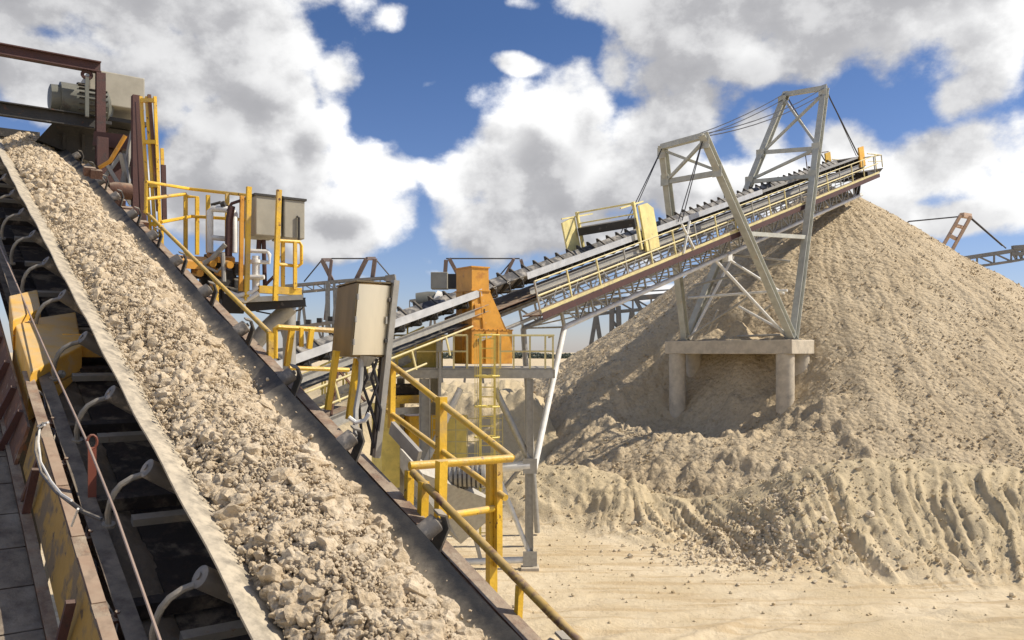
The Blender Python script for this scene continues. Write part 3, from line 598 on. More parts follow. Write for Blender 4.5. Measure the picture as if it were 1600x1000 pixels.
# ---- emergency pull cord and its red bracket
def cordpt(x, y): return hit(x, y, q=-.30)
MB().tube([hit(0, 384, q=-.30), hit(70, 545, q=-.30), hit(136, 690, q=-.30), hit(180, 800, q=-.30), hit(250, 1000, q=-.30), hit(300, 1130, q=-.30)], .008, 6).build('pull_cord', M_cord, conv)
pb = hit(136, 692, q=-.30)
mb = MB(); c0 = pb + NN * .0; mb.beam(c0 + NW * .03 - UP * .03, c0 + NW * .03 - UP * .42, .05, .012, ND)
mb.tube([c0 + NW * .03 - UP * .04 + UP * .045 * (1 - math.cos(a)) + NW * .03 * math.sin(a) for a in np.linspace(0, 2 * math.pi, 12)], .009, 6)
mb.build('cord_bracket', M_red, conv)

# ================================================================ LEFT SIDE: yellow beam, pulley guard, hoses, plank walkway
def flat(s, q, n): return L(s, q, n)
yb = thing('yellow_side_beam', 'worn yellow steel beam with rusty top flange left of the foreground belt', 'beam', L(2.5, -.5, -1.0))
MB().beam(L(-1.8, -.42, -.50), L(4.6, -.42, -.50), .075, .012, NN).build('top_flange', M_rust, yb)
mb = MB()
for a_, b_ in ((-1.2, -.35), (.55, 1.02), (1.15, 1.62), (1.85, 2.35), (2.5, 3.25)): mb.beam(L(a_, -.42, -.490), L(b_, -.42, -.490), .070, .006, NN)
mb.build('bare_flange_strip', mat('bare_primer_flange', (.27, .18, .125), .75, spots=[((.13, .08, .055), 5, .5, .2)], dust=.3), yb)
# web leans outwards
mb = MB(); mb.loft([[L(s_, -.46, -.51), L(s_, -.53, -.90), L(s_, -.52, -.905), L(s_, -.445, -.51)] for s_ in (-1.8, 3.6)]); mb.build('web_plate', M_beige, yb)
mb = MB()
for s_ in (-.6, 3.1): mb.loft([[L(s_, -.475, -.55), L(s_ + .05, -.475, -.55), L(s_ + .05, -.54, -.88), L(s_, -.54, -.88)], [L(s_, -.49, -.55), L(s_ + .05, -.49, -.55), L(s_ + .05, -.59, -.92), L(s_, -.59, -.92)]])
mb.build('stiffener', M_rust, yb)
# dark grating slots stencilled/punched in the web (rows of small bars)
mb = MB()
for r_ in range(7):
    for c_ in range(5):
        s_ = -.05 + r_ * .045; t_ = .45 + c_ * .13; p_ = L(s_, -.462 - .07 * t_, -.51 - .39 * t_); mb.beam(p_, p_ + (-NW * .07 - NN * .39) * .06, .010, .008, ND)
mb.build('punched_slots', M_dark, yb)
mb = MB(); ph = hit(98, 860, n=-.75)
def webp(s_, t_): return L(s_, -.468 - .07 * t_, -.51 - .39 * t_)
mb.tube([webp(.92, .35), webp(.86, .28), webp(.78, .30), webp(.76, .42), webp(.80, .52)], .006, 6); mb.build('painted_hook_mark', M_red, yb)

cd = thing('cable_clutter', 'dark loose cables and caked brackets lying along the yellow side beam', 'cables', L(1.5, -.36, -.6))
for k, (s0_, q_, n_) in enumerate(((-1.2, -.37, -.56), (.4, -.38, -.55), (1.6, -.35, -.56), (3.0, -.37, -.55))):
    MB().tube([L(s0_ + j * .16, q_ + .035 * math.sin(j * 1.7 + k), n_ + .03 * math.sin(j * 1.1 + 2 * k)) for j in range(9)], .010, 6).build('cable', M_hose, cd, True)
for k, s0_ in enumerate((-.7, .25, 1.05, 1.9, 2.9, 3.6)):
    mb = MB(); mb.box(L(s0_, -.345, -.55), (.07, .06, .05), (ND, NW, NN)); mb.tube([L(s0_, -.345, -.53), L(s0_, -.345, -.49)], .014, 6); mb.build('clamp', M_rust, cd)
for k, s0_ in enumerate((1.3, 2.9)):
    MB().beam(L(s0_, -.53, -.56), L(s0_ + .05, -.58, -.98), .05, .03, ND).build('caked_rib', M_maroon, cd)

# yellow pulley guards
M_guard = mat('guard_yellow_paint', (.70, .40, .06), .5, spots=[((.55, .40, .22), 5, .5, .25), (RUSTL, 7, .66, .08)], bump=.2, dust=.55)
def guard(name, label, c_tl, c_tr, c_bl, c_br, drop, skew):
    t = thing(name, label, 'guard', (V(c_tl) + V(c_br)) / 2 - UP * drop, 'yellow pulley guards left of the foreground belt')
    tl, tr, bl, br_ = map(V, (c_tl, c_tr, c_bl, c_br))
    MB().loft([[tl, tr, br_, bl], [tl - UP * drop * .55 + skew * .4, tr - UP * drop * .6, br_ - UP * drop * .55, bl - UP * drop * .5 + skew]]).build('cover', M_guard, t, bevel=.012)
    d_ = (br_ - bl); MB().loft([[bl - UP * drop * .52 + skew, br_ - UP * drop * .57, tr - UP * drop * .62, tl - UP * drop * .57 + skew * .4],
        [bl - UP * drop * .95 + skew * 1.1, bl - UP * drop * .97 + skew * 1.05 + d_ * .25, tr * .3 + tl * .7 - UP * drop + skew * .7, tl - UP * drop * .96 + skew]]).build('lower_plate', M_guard, t)
    c = (bl + br_) / 2 - UP * drop * .33 - nz(np.cross(NW, UP)) * .0
    f = nz(np.cross(br_ - bl, UP)); f = f if f[1] < 0 else -f
    mb = MB(); mb.tube([c + f * .015, c + f * .05], .035, 12); mb.tube([c + f * .05, c + f * .065], .018, 6); mb.build('bolt', M_galv, t)
    return t
A_ = lambda x, y, n: hit(x, y, n=n)
guard('pulley_guard', 'large yellow folded steel guard below the smaller one, beside the belt', A_(22, 502, -.42), A_(118, 487, -.42), A_(48, 582, -.42), A_(128, 540, -.42) , .42, V((-.02, 0, 0)))
guard('pulley_guard', 'small yellow steel guard behind the larger yellow guard', A_(14, 462, -.36), A_(58, 452, -.36), A_(20, 500, -.36), A_(64, 482, -.36), .30, V((0, 0, 0)))
# brown box beam crossing under the belt behind the large guard
t = thing('take_up_beam', 'tan rectangular steel beam running under the belt from the large yellow guard', 'beam', L(4.6, .3, -.75))
MB().beam(A_(95, 520, -.45) - UP * .12, A_(95, 520, -.45) - UP * .12 + NW * 1.45 - ND * .05, .30, .22, UP).build('box_section', M_guard, t)
MB().beam(A_(95, 520, -.45) + NW * .55 + UP * .01, A_(95, 520, -.45) + NW * .57 + UP * .01, .34, .26, UP).build('clamp_plate', M_rust, t)

# hoses tied to the yellow beam
h = thing('hose_bundle', 'looped black and white cables tied to the yellow side beam', 'hose', hit(80, 700, q=-.5))
MB().tube([hit(68, 662, q=-.48), hit(58, 678, q=-.50), hit(56, 705, q=-.52), hit(66, 740, q=-.52), hit(88, 768, q=-.5), hit(112, 786, q=-.48), hit(130, 800, q=-.42), hit(160, 812, q=-.35)], .013, 8).build('black_hose', M_hose, h, True)
MB().tube([hit(70, 664, q=-.5), hit(62, 668, q=-.50), hit(60, 690, q=-.53), hit(64, 722, q=-.54), hit(80, 752, q=-.53), hit(96, 772, q=-.52), hit(112, 782, q=-.50)], .007, 6).build('white_cable', M_white, h, True)
MB().tube([hit(60, 666, q=-.47), hit(75, 660, q=-.45)], .009, 6).build('cable_tie', M_white, h); MB().tube([hit(122, 795, q=-.46), hit(112, 822, q=-.46)], .007, 6).build('cable_tie', M_white, h)
# plank walkway at far left, lower
w_ = thing('plank_walkway', 'dark grey timber plank walkway running up the left side of the belt', 'walkway', L(3, -1.3, -1.4))
for k in range(22):
    s_ = -.4 + k * .46
    MB().box(L(s_, -1.18, -1.0), (.445, 1.15, .05), (ND, NW, NN)).build('plank', M_plank, w_)
for s_ in (1, 5, 9): p_ = L(s_, -1.6, -1.06); MB().beam(p_, (p_[0], p_[1], -6.8), .12, .12, ND).build('support_post', M_rust, w_)
MB().channel(L(-1.6, -.575, -1.02), L(9.5, -.575, -1.02), .07, .2, .01, NN).build('walkway_stringer', M_rust, w_)
t = thing('side_plating', 'dusty brown steel plating panels between the walkway and the yellow guards', 'panel', L(5, -.6, -1.2))
MB().loft([[L(s_, -.50, -.60), L(s_, -.60, -1.0), L(s_, -.58, -1.01), L(s_, -.48, -.61)] for s_ in (3.7, 11)]).build('plate', M_rust, t)
mb = MB()
for s_ in (4.0, 4.5, 5.1, 5.8, 6.6, 7.5): MB().beam(L(s_, -.52, -.60), L(s_ + .1, -.66, -1.02), .05, .03, ND).build('rib', M_maroon, t)
t = thing('spillage_heap', 'grey brown spilled fines caked beside the yellow beam under the belt', 'spillage', L(1.5, -.3, -.8))
# rendered as one lumpy strip
ss_ = np.arange(-1.6, 5.2, .04); qq_ = np.linspace(-.40, .10, 16); SS, QQ = np.meshgrid(ss_, qq_, indexing='ij')
HH = -.83 + .12 * np.sin((QQ + .40) / .5 * math.pi) * (1 + fbm(SS, QQ, 2.5, 3, 13)) + fbm(SS, QQ, 8, 4, 14) * .06
PP = L0 + SS[..., None] * ND + QQ[..., None] * NW + HH[..., None] * NN
COL.objects.unlink(t); bpy.data.objects.remove(t)
o = np_mesh('spilled_fines', PP.reshape(-1, 3), grid_faces(16, len(ss_)), mat('caked_fines', (.17, .14, .105), .95, bump=.8, bscale=18, spots=[((.30, .25, .18), 4, .5, .2)]), True)
tag(o, 'grey brown spilled fines caked between the yellow beam and the belt underside', 'spillage', kind='stuff')

# ================================================================ PORTAL, DRIVE, YELLOW TOWER at the head
pt = thing('head_portal_frame', 'dark maroon steel portal frame standing across the head of the belt', 'portal frame', L(14.2, 1.6, -.8))
pA = hit(157, 106, s=14.2); pB = pA - NW * 2.6
MB().ibeam(pA, pB + V((0, 0, 0)), .16, .19, .02, UP).build('top_beam', M_maroon, pt)
MB().ibeam(pA - UP * .1, pA - UP * 1.75, .15, .15, .015, ND).build('post', M_maroon, pt)
MB().ibeam(pB - UP * .1, pB - UP * 1.75, .15, .15, .015, ND).build('post', M_maroon, pt)
mb = MB(); e_ = pA - NW * .22 - UP * .17
mb.tube([e_ + NW * .075 * math.cos(a) + UP * .06 * math.sin(a) for a in np.linspace(0, 2 * math.pi, 14)], .03, 6, False); mb.build('lifting_eye', M_maroon, pt)
pC = hit(152, 192, s=14.1)
MB().channel(pC, pC - NW * 2.9, .12, .24, .02, UP, 1).build('lower_beam', M_dark, pt)
MB().beam(e_ - UP * .05, e_ - UP * .75, .06, .06, ND).build('hanger', M_grey, pt)

dr = thing('drive_motor', 'grey green electric drive motor mounted above the belt head', 'motor', hit(110, 180, s=14.6))
m0 = hit(76, 152, s=14.6); m1 = m0 + NW * 1.05
MB().lathe(m0, m1, [(0, .18), (.02, .24), (.16, .25), (.165, .31), (.9, .31), (.92, .27), (1, .16)], 28).build('housing', M_grey, dr, True)
mb = MB()
for k in range(20):
    a = k / 20 * 2 * math.pi; u_ = math.cos(a) * UP + math.sin(a) * np.cross(NW, UP); mb.beam(m0 + NW * .45 + u_ * .325, m0 + NW * .92 + u_ * .325, .016, .05, u_)
mb.build('cooling_fins', M_dark, dr)
MB().box(m0 + NW * .6 - np.cross(NW, UP) * -.33 * -1, (.3, .18, .22), (NW, np.cross(NW, UP), UP)).build('terminal_box', M_dark, dr, bevel=.01)
MB().box(m0 + NW * .55 - UP * .36, (.9, .5, .06), (NW, np.cross(NW, UP), UP)).build('mounting_foot', M_dark, dr)
gb = thing('gearbox_housing', 'large plain grey rectangular cover beside the drive motor', 'cover', hit(178, 190, s=14.9))
MB().box(hit(176, 150, s=14.9), (.95, .9, .62), (NW, nz(np.cross(UP, NW)), UP)).build('cover', M_cab, gb, bevel=.02)
MB().box(hit(178, 196, s=14.9), (1.0, .95, .07), (NW, nz(np.cross(UP, NW)), UP)).build('base_frame', M_dark, gb)
ch = thing('head_chute', 'dark steel head chute hood over the top of the belt', 'chute', L(15.2, .6, 0))
q0 = hit(128, 188, s=14.9); mb = MB()
a1_, a2_, a3_, a4_ = hit(86, 188, s=14.9), hit(205, 205, s=14.9), hit(205, 252, s=14.9), hit(58, 218, s=14.9)
dd = nz(np.cross(UP, NW)) * 1.0
mb.loft([[a1_, a2_, a3_ - UP * .35, a4_], [a1_ + dd, a2_ + dd, a3_ - UP * .35 + dd, a4_ + dd]]); mb.build('hood', M_dark, ch)
mb = MB()
for x_ in (100, 130, 160): mb.beam(hit(x_, 208 + (x_ - 100) * .08, s=14.85), hit(x_, 232, s=14.85), .05, .04, ND)
mb.build('stiffener', M_dark, ch)
MB().channel(hit(-30, 203, s=15.7), hit(62, 214, s=15.7), .1, .16, .015, UP).build('lip_beam', M_dark, ch)
# clutter: bearing, pipes, braces under the gearbox
cl = thing('bearing_stand', 'rusty pulley bearing stand with grey braces right of the belt head', 'stand', hit(195, 300, q=1.55))
MB().lathe(hit(170, 296, q=1.52), hit(170, 296, q=1.52) + NW * .35, [(0, .11), (.3, .14), (1, .14)], 18).build('bearing_housing', M_rust, cl, True)
mb = MB(); D_ = 14.3
for a_, b_ in (((150, 295), (190, 240)), ((190, 240), (205, 310)), ((165, 255), (205, 320)), ((185, 320), (208, 205))): mb.beam(at(*a_, D_), at(*b_, D_ + .2), .09, .06, UP)
mb.build('brace', M_galv, cl)
mb = MB(); mb.beam(at(160, 310, D_ + .3), at(160, 215, D_ + .3), .18, .12, ND); mb.beam(at(178, 310, D_ + .7), at(178, 235, D_ + .7), .22, .2, ND); mb.beam(at(212, 335, D_), at(212, 150, D_), .16, .12, NW); mb.beam(at(150, 218, D_ + .6), at(212, 225, D_ + .6), .2, .25, UP)
mb.beam(at(150, 245, D_ + .5), at(215, 258, D_ + .5), .06, .09, UP); mb.build('post', M_maroon, cl)
mb = MB()
for k, (x_, y_) in enumerate(((186, 318), (198, 330), (208, 345), (222, 352), (232, 368), (150, 272), (140, 268))): MB().box(at(x_, y_, 12.6), (.16, .14, .13), (NW, ND, NN)).build('bolted_block', M_rust, cl)
mb = MB(); mb.tube([at(155, 262, 13.6), at(172, 252, 13.6), at(196, 212, 13.6)], .035, 8); mb.build('grease_line', M_oran, cl, True)

# yellow slotted guide tower
yt = thing('yellow_guide_tower', 'tall narrow yellow ladder-like steel tower beside the belt head', 'tower', at(238, 410, 13.2))
D_ = 13.0
def bar(t_, x0, y0, x1, y1, w=.055, h=.09, m=M_yel, dd=0, nm='rail'): return MB().beam(at(x0, y0, D_ + dd), at(x1, y1, D_ + dd), w, h, NW).build(nm, m, t_)
for x_, xb in ((220, 238), (229, 245), (242, 252)): bar(yt, x_, 151, xb, 408, .045, .045)
bar(yt, 233, 148, 247, 330, .05, .05, M_rust)
mb = MB()
for y_ in (157, 222, 290, 350): 
    k_ = (y_ - 151) / 257; MB().beam(at(220 + 18 * k_, y_, D_ - .02), at(242 + 10 * k_, y_, D_ - .02), .05, .06, UP).build('rung', M_yel, yt)
bar(yt, 253, 232, 256, 330, .04, .05, M_yel, .4); bar(yt, 255, 258, 257, 345, .06, .07, M_maroon, .35, 'dark_post')
bar(yt, 216, 160, 224, 345, .09, .09, M_maroon, .3, 'dark_post')

# ================================================================ SIDE PLATFORM with tanks and pipework
D_ = 11.6
pf = thing('side_platform', 'yellow railed service platform beside the belt with pipe supports', 'platform', at(390, 470, 11.4))
def rail(pts, r=.024, nm='handrail', m=M_yel, T=pf): return MB().tube([at(*p) for p in pts], r, 8).build(nm, m, T, True)
rail([(228, 333, 11.2), (228, 284, 11.2), (296, 295, 12.0), (385, 305, 11.6), (392, 306, 11.5)])
rail([(228, 311, 11.2), (290, 303, 12.0)]); rail([(252, 347, 11.3), (300, 338, 12.0), (395, 344, 11.6)])
for x_, y0, y1, d_ in ((290, 304, 400, 12.), (308, 308, 398, 12.), (325, 305, 395, 11.8), (355, 302, 380, 11.7)): MB().beam(at(x_, y0, d_), at(x_, y1, d_), .05, .05, NW).build('rail_post', M_yel, pf)
rail([(292, 307, 12.), (308, 308, 12.), (308, 336, 12.)])
# tall posts and tanks
for x_, xb in ((389, 385), (436, 430)): MB().channel(at(x_, 292 + (x_ - 389) * .1, 11.0), at(xb, 470, 11.0), .06, .06, .01, NW).build('tall_post', M_yel, pf)
MB().channel(at(378, 306, 11.2), at(376, 455, 11.2), .05, .05, .01, NW).build('tall_post', M_oran, pf)
tk = thing('oil_tank', 'left of the two beige rectangular tanks behind the yellow posts', 'tank', at(408, 372, 11.4), 'beige tanks on the side platform')
MB().box(at(410, 341, 11.6), (.36, .5, .55), (NW, nz(np.cross(UP, NW)), UP)).build('shell', M_cab, tk, bevel=.015)
MB().box(at(410, 310, 11.6), (.40, .54, .03), (NW, nz(np.cross(UP, NW)), UP)).build('lid', M_dark, tk)
tk = thing('oil_tank', 'right of the two beige rectangular tanks behind the yellow posts', 'tank', at(450, 378, 11.6), 'beige tanks on the side platform')
MB().box(at(450, 346, 11.8), (.30, .5, .54), (NW, nz(np.cross(UP, NW)), UP)).build('shell', M_cab, tk, bevel=.015)
MB().box(at(450, 315, 11.8), (.34, .54, .03), (NW, nz(np.cross(UP, NW)), UP)).build('lid', M_dark, tk)
MB().tube([at(464, 338, 11.6), at(467, 340, 11.6), at(467, 375, 11.6)], .018, 6).build('sight_tube', M_dark, tk)
# lower rail cage right
for x_ in (442, 461): MB().beam(at(x_, 378, 11.4), at(x_, 452, 11.4), .045, .045, NW).build('rail_post', M_yel, pf)
rail([(432, 376, 11.3), (468, 378, 11.5), (471, 384, 11.5), (471, 412, 11.5), (466, 416, 11.5), (436, 413, 11.3)])
MB().beam(at(404, 452, 11.2), at(470, 456, 11.5), .10, .10, UP).build('toe_board', M_yel, pf)
MB().beam(at(380, 470, 11.3), at(474, 466, 11.5), .5, .07, UP).build('deck', M_galv, pf)
MB().channel(at(385, 480, 11.2), at(478, 472, 11.3), .08, .12, .01, UP).build('deck_beam', M_dark, pf)
MB().tube([at(455, 478, 11.5), at(418, 512, 11.5), at(380, 560, 11.4)], .11, 14).build('strut', M_galv, pf, True)
MB().cyl(at(452, 478, 11.7), at(452, 640, 11.7), .09, 14).build('leg', M_galv, pf, True)
MB().tube([at(400, 486, 11.5), at(430, 492, 11.5), at(470, 484, 11.5), at(475, 478, 11.5)], .012, 6).build('cable', M_dark, pf)
# pipe loops
mb = MB(); mb.tube([at(328, 395, 11.3), at(328, 330, 11.3), at(333, 326, 11.3), at(362, 328, 11.3), at(366, 333, 11.3), at(366, 395, 11.3)], .045, 10); mb.tube([at(328, 371, 11.3), at(352, 373, 11.3)], .035, 8)
mb.build('pipe_loop', M_white, pf, True)
mb = MB(); mb.tube([at(400, 400, 11.3), at(400, 470, 11.3)], .05, 10); mb.tube([at(390, 392, 11.3), at(418, 393, 11.3), at(421, 398, 11.3), at(421, 410, 11.3), at(390, 409, 11.3)], .028, 8); mb.cyl(at(400, 430, 11.3), at(400, 437, 11.3), .09, 12); mb.cyl(at(388, 433, 11.2), at(413, 433, 11.2), .03, 8); mb.cyl(at(400, 406, 11.3), at(400, 411, 11.3), .075, 12)
mb.build('valve_pipe', M_white, pf, True)
mb = MB(); mb.tube([at(405, 375, 11.5), at(404, 392, 11.5)], .035, 8); mb.tube([at(412, 375, 11.5), at(414, 450, 11.5)], .03, 8); mb.tube([at(436, 400, 11.4), at(430, 430, 11.4), at(405, 455, 11.4)], .022, 8); mb.build('tank_drain', M_maroon, pf, True)
mb = MB(); mb.tube([at(352, 455, 11.), at(372, 462, 11.), at(395, 456, 11.), at(402, 448, 11.)], .03, 8); mb.tube([at(366, 466, 11.), at(384, 470, 11.), at(404, 458, 11.)], .03, 8); mb.build('hose', M_white, pf, True)
# orange/dark valves cluster
vc = thing('valve_block', 'orange and dark hydraulic valve block among the pipes on the side platform', 'valve', at(345, 440, 11.2))
MB().box(at(302, 410, 11.2), (.5, .3, .1), (NW, ND, UP)).box(at(345, 402, 11.4), (.3, .3, .08), (NW, ND, UP)).build('tray', M_oran, vc)
mb = MB()
for x_, y_, w_ in ((312, 420, .2), (334, 415, .22), (345, 440, .34), (360, 465, .3), (372, 420, .14), (372, 445, .16), (322, 440, .16)): mb.box(at(x_, y_, 11.5), (w_, w_, w_ * 1.2), (NW, ND, UP))
mb.build('valve_body', M_dark, vc, bevel=.02)
mb = MB()
for x_, y_ in ((325, 410), (340, 425), (305, 425), (352, 412), (333, 445)): MB().cyl(at(x_, y_, 11.2), at(x_ + 8, y_ + 2, 11.1), .05, 10).build('port_cap', M_oran, vc, True)
mb = MB(); mb.tube([at(362, 322, 11.2), at(358, 345, 11.2), at(357, 400, 11.2)], .05, 8); mb.tube([at(380, 312, 11.2), at(362, 318, 11.2), at(356, 330, 11.2)], .022, 8); mb.build('standpipe', M_maroon, vc, True)
mb = MB(); mb.tube([at(352, 382, 11.1), at(330, 405, 11.1), at(318, 412, 11.1)], .035, 8); mb.tube([at(348, 395, 11.1), at(350, 440, 11.1)], .03, 8); mb.tube([at(318, 415, 11.1), at(340, 425, 11.1), at(352, 412, 11.1)], .02, 8); mb.build('grey_hose', M_galv, vc, True)
mb = MB(); mb.tube([at(330, 320, 11.3), at(345, 316, 11.3)], .02, 6); mb.cyl(at(346, 321, 11.3), at(352, 319, 11.3), .05, 10); mb.build('handwheel', M_dark, vc)

# ================================================================ RIGHT WALKWAY HANDRAILS of the foreground conveyor
hr = thing('walkway_handrail', 'long yellow pipe handrail descending along the right side of the foreground belt', 'handrail', L(4, 1.55, -.9))
r_ = .024
MB().tube([hit(226, 331, q=1.5), hit(232, 335, q=1.5), hit(422, 521, q=1.5)], r_, 10).build('rail', M_yel, hr, True)
mb = MB()
for x_, y_ in ((337, 438), (422, 521), (252, 352)):
    p_ = hit(x_, y_, q=1.5); mb.beam(p_, p_ - UP * .30, .06, .05, NW)
mb.build('rail_post', M_yel, hr)
lr = thing('corner_guardrail', 'bright yellow guardrail cage at the lower end of the walkway right of the belt', 'guardrail', L(1.3, 1.9, -1.0))
cn = hit(800, 716, q=2.3); in_ = hit(640, 728, q=1.5)
MB().tube([in_, cn], .030, 10).build('end_rail', M_yel, lr, True)
MB().tube([hit(607, 567, q=2.3), hit(612, 570, q=2.3), cn], .028, 10).build('top_rail', M_yel, lr, True)
MB().tube([hit(605, 642, q=2.3), hit(790, 778, q=2.3)], .026, 10).build('mid_rail', M_yel, lr, True)
MB().tube([hit(645, 738, q=1.5), hit(905, 1003, q=1.5), hit(945, 1045, q=1.5)], .026, 10).build('inner_rail', mat('weathered_yellow_paint', (.42, .27, .05), .5, spots=[(RUST, 6, .48, .12)], dust=.3), lr, True)
MB().tube([hit(697, 806, q=1.75), hit(775, 794, q=2.3)], .026, 10).build('cross_rail', M_yel, lr, True)
pp = hit(768, 722, q=2.28)
MB().channel(pp, pp - UP * 1.02, .055, .07, .012, NW).build('corner_post', M_yel, lr)
pp = hit(784, 722, q=2.3); MB().channel(pp + ND * .05, pp + ND * .05 - UP * .8, .045, .05, .010, NW).build('corner_post', M_yel, lr)
for x_, y_, q_, ln, w_ in ((613, 575, 2.3, .55, .05), (690, 620, 2.3, .95, .07), (640, 735, 1.5, .32, .05), (662, 752, 1.5, .34, .055), (690, 720, 1.55, .38, .06), (812, 915, 1.5, .24, .035)):
    p_ = hit(x_, y_, q=q_); MB().beam(p_, p_ - UP * ln + ND * .02, w_, w_, NW).build('rail_post', M_yel, lr)
MB().beam(L(-2, 1.9, -1.15), L(8.5, 1.9, -1.15), .9, .03, NN).build('walkway_deck', M_galv, lr)
MB().beam(hit(612, 668, q=1.66), hit(655, 715, q=1.66), .03, .10, UP).build('kick_plate', M_galv, lr)
MB().channel(L(-2, 1.62, -.62), L(8, 1.62, -.62), .09, .16, .01, NN).build('side_channel', M_rust, lr)
MB().beam(L(.3, 2.25, -1.05), L(.8, 2.25, -1.05), .1, .15, UP).build('bottom_bracket', M_yel, lr)
# far-left low yellow guardrail between the belt and the cabinet
gr = thing('belt_side_guardrail', 'short yellow rail section between the belt edge and the stainless cabinet', 'guardrail', at(475, 620, 8.2))
D_ = 8.3
MB().tube([at(430, 560, 8.0), at(430, 513, 8.0), at(434, 511, 8.0), at(530, 517, 8.4)], .026, 8).build('rail', M_yel, gr, True)
for x0, y0, x1, y1, w_ in ((456, 514, 448, 572, .05), (471, 512, 471, 542, .035), (487, 514, 483, 545, .045)): MB().beam(at(x0, y0, 8.1), at(x1, y1, 8.1), w_, w_, NW).build('rail_post', M_yel, gr)
MB().tube([at(452, 575, 7.9), at(545, 578, 8.3)], .022, 8).build('lower_rail', M_yel, gr, True)

# stainless cabinet on posts
sc = thing('stainless_cabinet', 'tall dull stainless steel electrical cabinet on posts beside the belt', 'cabinet', at(565, 700, 7.0))
D_ = 6.9
fl, fr_, bk = at(558, 440, 6.7), at(613, 441, 6.95), at(527, 437, 7.25)      # near corner between the two visible faces
e1 = fr_ - fl; e1[2] = 0; e2 = bk - fl; e2[2] = 0; hgt = (558 - 440) / F * 6.7
tp = [fl, fl + e1, fl + e1 + e2, fl + e2]; lean = V((-.055, 0, 0))
rng_ = []
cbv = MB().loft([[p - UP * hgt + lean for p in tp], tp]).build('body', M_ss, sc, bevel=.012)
mb = MB(); cz_ = fl * 0 + (fl + fl + e1 + e2) / 2
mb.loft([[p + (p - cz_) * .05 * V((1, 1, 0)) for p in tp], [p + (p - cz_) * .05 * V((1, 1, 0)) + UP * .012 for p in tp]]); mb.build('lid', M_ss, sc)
fn = nz(np.cross(e1, UP)); fn = fn if fn[1] < 0 else -fn; u1 = nz(e1)
mb = MB(); w1 = np.linalg.norm(e1); cols = []
for t_ in np.linspace(.05, .95, 11):
    b_ = .004 + .030 * math.sin(math.pi * (t_ - .05) / .9) ** .8; pt_ = fl + e1 * t_ + fn * b_ - UP * hgt * .03 + lean * .03; cols.append([pt_, pt_ - UP * hgt * .94 + lean * .94])
vs_ = [p for c in cols for p in c] + [p - fn * .004 - fn * 0 for c in (cols[0], cols[-1]) for p in c]
mb._add([p for c in cols for p in c], [(2 * i, 2 * i + 1, 2 * i + 3, 2 * i + 2) for i in range(10)])
mb._add([c[0] for c in cols], [tuple(range(11))]); mb._add([c[1] for c in cols], [tuple(range(11))]); mb.build('door', M_ssd, sc, smooth=True)
for k_ in (.2, .5, .8): MB().cyl(fl + e1 * .035 - UP * hgt * (k_ - .04) + lean * k_ + fn * .012, fl + e1 * .035 - UP * hgt * (k_ + .04) + lean * k_ + fn * .012, .009, 8).build('hinge', M_galv, sc)
for k_ in (.22, .78): MB().box(fl + e1 * .93 - UP * hgt * k_ + lean * k_ + fn * .02, (.03, .035, .015), (u1, UP, fn)).build('latch', M_dark, sc)
MB().box(fl + e1 * .86 - UP * hgt * .5 + lean / 2 + fn * .025, (.012, .06, .02), (u1, UP, fn)).build('handle', M_galv, sc)
bt = fl - UP * hgt + lean
for x_, y0, xb, y1, d_, m_, w_ in ((618, 438, 588, 715, 6.95, M_galv, .055), (610, 440, 584, 712, 7.15, M_dark, .05)):
    MB().channel(at(x_, y0, d_), at(xb, y1, d_), w_, .05, .008, NW).build('post', m_, sc)
mb = MB()
for k in range(8): 
    t_ = (k + .5) / 9; mb.beam(at(618, 438, 6.93) * (1 - t_) + at(603, 575, 6.93) * t_, at(610, 440, 7.13) * (1 - t_) + at(597, 577, 7.13) * t_, .02, .012, UP)
mb.build('strut_slot', M_dark, sc)
for x0, y0, x1, y1 in ((526, 548, 512, 640), (558, 560, 545, 655)): MB().channel(at(x0, y0, 6.9), at(x1, y1, 6.9), .045, .045, .008, NW).build('yellow_leg', M_yel, sc)
MB().tube([at(565, 560, 6.8), at(563, 600, 6.8), at(556, 640, 6.7), at(555, 700, 6.6)], .022, 8).build('conduit', M_galv, sc, True)
MB().tube([at(545, 652, 6.5), at(556, 660, 6.5), at(570, 657, 6.5), at(577, 646, 6.5)], .018, 8).build('loop_hose', M_white, sc, True)
for q_ in (((572, 560), (566, 600), (580, 640), (592, 680)), ((580, 560), (590, 600), (572, 650), (585, 700)), ((590, 560), (580, 590), (595, 640), (588, 700)), ((566, 560), (574, 590), (560, 620), (566, 690))):
    MB().tube([at(x_, y_, 6.85 + .03 * i) for i, (x_, y_) in enumerate(q_)], .013, 6).build('cable', M_hose, sc, True)
MB().lathe(at(572, 556, 6.85), at(570, 572, 6.85), [(0, .09), (1, .04)], 14).build('cable_gland', M_galv, sc)
# ================================================================ STACKER CONVEYOR (frame: s along, q toward camera-right, n up-normal)
CA = V((-.6, 27, 1.95)); CDv = nz((22, 23, 9.85)); CLEN = 33.27
CQ = nz((23, -22, 0)); CN = np.cross(CQ, CDv); CN = CN if CN[2] > 0 else -CN
def C(s, q, n): return CA + s * CDv + q * CQ + n * CN
SC0, SC1 = -12.0, 30.3
stk = thing('stacker_conveyor', 'long galvanised stacker conveyor gallery with yellow handrails rising to the stockpile', 'conveyor', C(8, 0, -2.1))
def belt2(s0, s1):
    prof = [(-.72, .30), (-.42, .06), (-.38, .04), (.38, .04), (.42, .06), (.72, .30)]
    return MB().loft([[C(s, q, n) for q, n in prof] + [C(s, q, n - .03) for q, n in reversed(prof)] for s in (s0, s1)])
M_belt2 = mat('stacker_belt_rubber', (.05, .05, .052), .55, spots=[((.40, .37, .32), 3, .42, .3)])
